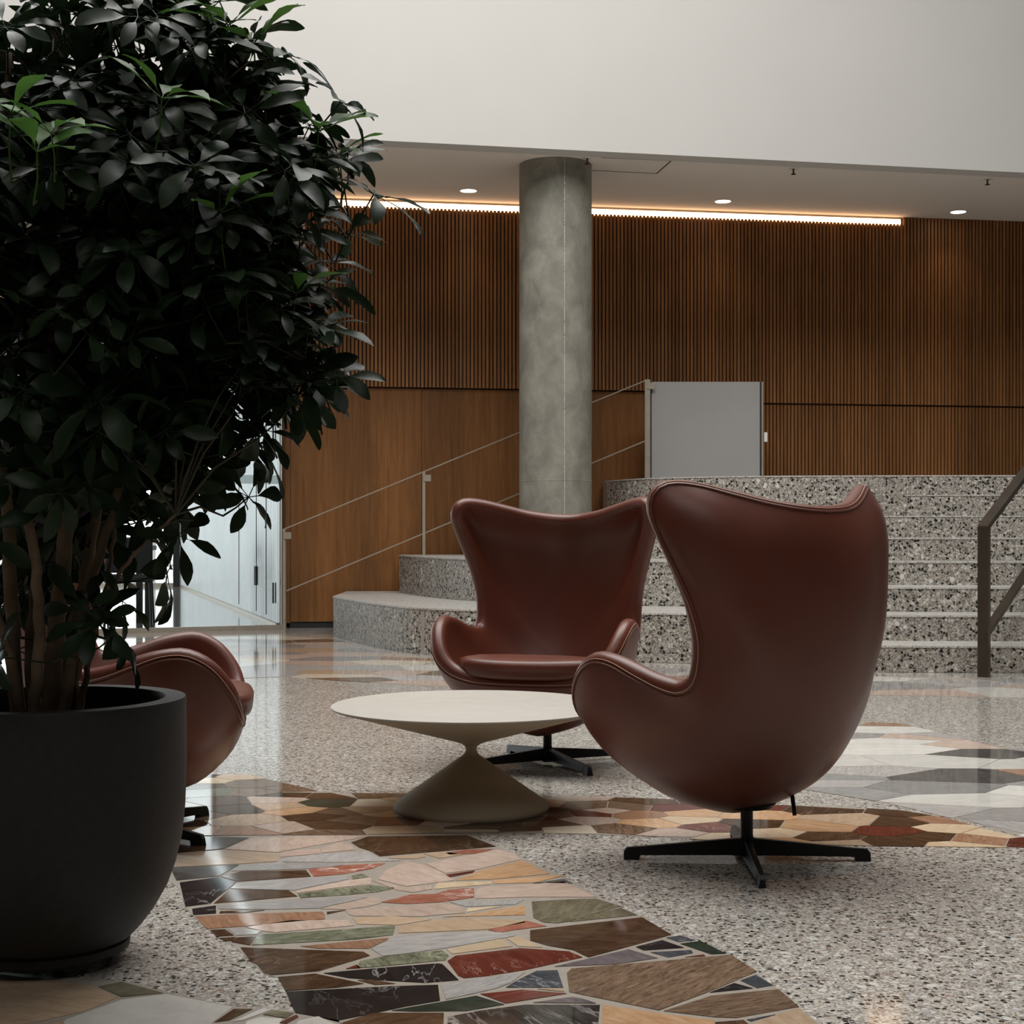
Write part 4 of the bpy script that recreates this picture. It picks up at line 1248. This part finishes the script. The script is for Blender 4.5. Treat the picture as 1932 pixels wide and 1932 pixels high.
def leaflet(mb, base, dirv, upv, L, Wd, rnd, droop=0.35):
    d = dirv.normalized(); s = d.cross(upv)
    if s.length < 1e-5: s = d.cross(Vector((1, 0.3, 0.2)))
    s.normalize(); u = s.cross(d)
    prof = [(0.0, 0.02), (0.10, 0.20), (0.28, 0.62), (0.50, 0.96), (0.68, 1.0), (0.84, 0.76), (0.95, 0.34), (1.0, 0.03)]
    n0 = len(mb.v)
    wav = rnd.uniform(0, 6); tw = rnd.uniform(-0.5, 0.5); fold = rnd.uniform(0.12, 0.3)
    for t, w in prof:
        c = base + d * (L * t) + u * (L * (0.10 * t - droop * t * t))
        ss = (s * math.cos(tw * t) + u * math.sin(tw * t))
        ww = Wd * w
        wob = 0.10 * Wd * math.sin(wav + t * 9)
        mb.v += [tuple(c - ss * ww + u * (fold * ww + wob)), tuple(c), tuple(c + ss * ww + u * (fold * ww - wob))]
    for i in range(len(prof) - 1):
        a = n0 + i * 3
        mb.f += [(a, a + 1, a + 4, a + 3), (a + 1, a + 2, a + 5, a + 4)]

def compound(seed, young=False):
    """a palmate leaf: petiole along +Z from the origin, leaflets spread at its tip"""
    rnd = random.Random(seed)
    mb = MB()
    pet = rnd.uniform(0.07, 0.12)
    mb.tube([(0, 0, 0), (0.004, 0, pet * 0.5), (0, 0, pet)], [0.0022, 0.0018, 0.0016], 5, caps=False)
    n = rnd.choice((6, 7, 7, 8)) if not young else 5
    for k in range(n):
        a = 2 * math.pi * (k + rnd.uniform(-0.2, 0.2)) / n
        el = rnd.uniform(-0.35, 0.35) if not young else rnd.uniform(0.25, 0.8)
        d = Vector((math.cos(a) * math.cos(el), math.sin(a) * math.cos(el), math.sin(el)))
        b0 = Vector((0, 0, pet)); b1 = b0 + d * rnd.uniform(0.014, 0.028)
        mb.tube([b0, b1], 0.0011, 4, caps=False)
        L = rnd.uniform(0.066, 0.104) if not young else rnd.uniform(0.085, 0.115)
        leaflet(mb, b1, d, Vector((0, 0, 1)), L, L * rnd.uniform(0.16, 0.22), rnd, rnd.uniform(0.15, 0.5))
    me = mb.mesh('leaf')
    me.polygons.foreach_set('use_smooth', [True] * len(me.polygons))
    return me
VAR = [compound(100 + i) for i in range(9)]
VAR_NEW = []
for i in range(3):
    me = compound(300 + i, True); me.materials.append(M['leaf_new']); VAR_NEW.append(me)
for me in VAR: me.materials.append(M['leaf'])

rnd = random.Random(77)
# crown volume: px centre, px radii, depth centre and half depth, share
BLOBS = [((230, 170), (270, 190), 3.35, 0.45, 112), ((140, 390), (410, 230), 3.35, 0.50, 185), ((400, 330), (195, 180), 3.3, 0.42, 95), ((330, 520), (240, 180), 3.3, 0.45, 105),
         ((60, 620), (330, 200), 3.35, 0.50, 105), ((450, 600), (150, 130), 3.25, 0.36, 52), ((180, 770), (270, 130), 3.35, 0.45, 85), ((-120, 420), (200, 420), 3.3, 0.5, 60), ((390, 790), (120, 100), 3.35, 0.32, 24),
         ((70, 960), (150, 110), 3.55, 0.22, 34), ((20, 1130), (110, 120), 3.5, 0.2, 14), ((250, 900), (120, 80), 3.45, 0.3, 18), ((560, 660), (80, 90), 3.2, 0.25, 14)]
spots = []
for (cx, cy), (rx, ry), d0, dd, n in BLOBS:
    for _ in range(n):
        while True:
            a, b, c = rnd.uniform(-1, 1), rnd.uniform(-1, 1), rnd.uniform(-1, 1)
            q = a * a + b * b + c * c
            if q < 1 and q > rnd.uniform(0, 0.7): break
        spots.append((at(cx + a * rx, cy + b * ry, d0 + c * dd), False, None))
# single leaves that stand clear of the crown, and the young pale ones
CLEAR = [(700, 375, 3.3), (655, 265, 3.3), (630, 210, 3.3), (640, 330, 3.3), (660, 420, 3.35), (620, 480, 3.3), (600, 560, 3.2), (630, 690, 3.05), (600, 640, 3.1), (580, 730, 3.1), (540, 110, 3.3), (480, 75, 3.3), (500, 190, 3.3),
         (560, 185, 3.3), (585, 235, 3.3), (420, 800, 3.3), (460, 790, 3.2), (350, 850, 3.2), (400, 870, 3.25), (330, 930, 3.2), (480, 930, 3.3), (415, 880, 3.3), (545, 770, 3.1), (345, 1000, 3.1),
         (300, 1085, 3.15), (250, 1130, 3.15), (230, 1190, 3.15), (190, 1180, 3.1), (160, 1150, 3.1), (130, 920, 2.95), (170, 900, 3.0), (60, 880, 3.0), (100, 860, 3.1), (0, 1240, 3.0), (-40, 1000, 3.0), (560, 640, 3.1), (520, 720, 3.15),
         (240, 870, 3.2), (300, 820, 3.1), (60, 20, 3.2), (180, 10, 3.3), (300, 15, 3.3), (420, 15, 3.3), (10, 60, 3.1)]
for px, py, d in CLEAR: spots.append((at(px, py, d), True, None))
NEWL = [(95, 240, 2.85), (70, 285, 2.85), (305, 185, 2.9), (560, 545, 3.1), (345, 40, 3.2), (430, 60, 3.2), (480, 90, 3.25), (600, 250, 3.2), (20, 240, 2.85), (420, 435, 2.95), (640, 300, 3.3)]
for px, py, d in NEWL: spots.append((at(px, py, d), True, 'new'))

def key(s):
    p = s[0]
    out = 0 if -0.15 * p.y < p.x + 0.333 * p.y else 1
    return (0 if s[1] else 1, out, p.y)
spots.sort(key=key)
axis = at(170, 500, 3.3)
stuff = MB(); tw = MB()
PP = np.array([tuple(c) for c, t in path_pts]); PT = np.array([t for c, t in path_pts])
for i, (p, clear, nw) in enumerate(spots):
    # a twig from the nearest stem a little lower down
    dist = np.linalg.norm(PP - np.array(tuple(p)), axis=1) + np.where(PP[:, 2] > p.z - 0.02, 0.25, 0) + np.where(PT < 0.25, 0.2, 0)
    q = Vector(PP[int(dist.argmin())])
    out = (p - q); out.z *= 0.5
    if out.length < 0.03: out = Vector((rnd.uniform(-1, 1), rnd.uniform(-1, 1), 0.4)) * 0.1
    axd = out.normalized() * 0.55 + Vector((0, 0, rnd.uniform(0.5, 1.0))) + Vector((rnd.uniform(-1, 1), rnd.uniform(-1, 1), rnd.uniform(-0.5, 0.5))) * 0.4
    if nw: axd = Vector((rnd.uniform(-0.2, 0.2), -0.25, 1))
    if p.z < 1.15 and not nw: axd.z *= 0.2
    axd.normalize()
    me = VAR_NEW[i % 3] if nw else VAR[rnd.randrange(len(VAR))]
    quat = axd.to_track_quat('Z', 'X')
    Mx = Matrix.Translation(p - axd * 0.1) @ quat.to_matrix().to_4x4() @ Matrix.Rotation(rnd.uniform(0, 6.28), 4, 'Z') @ Matrix.Scale(rnd.uniform(0.85, 1.15), 4)
    base = p - axd * 0.1
    L = (base - q).length
    if L > 0.01:
        mid = q.lerp(base, 0.5) + Vector((0, 0, 0.10 * L))
        tw.tube([sloc(q), sloc(mid), sloc(base)], [0.0035 if L > 0.15 else 0.0025, 0.0026, 0.0021], 5, caps=False)
    if i < 296:
        o = bpy.data.objects.new('leaf', me); COL.objects.link(o); o.parent = shrub
        o.matrix_local = Matrix.Translation(-shrub.location) @ Mx
    else:
        mm = Matrix.Translation(-shrub.location) @ Mx
        n0 = len(stuff.v)
        stuff.v += [tuple(mm @ v.co) for v in me.vertices]
        stuff.f += [tuple(k + n0 for k in f.vertices) for f in me.polygons]
fo = stuff.build('inner_foliage', M['leaf'], shrub, smooth=True); fo['kind'] = 'stuff'
to = tw.build('twigs', M['twig'], shrub, smooth=True); to['kind'] = 'stuff'
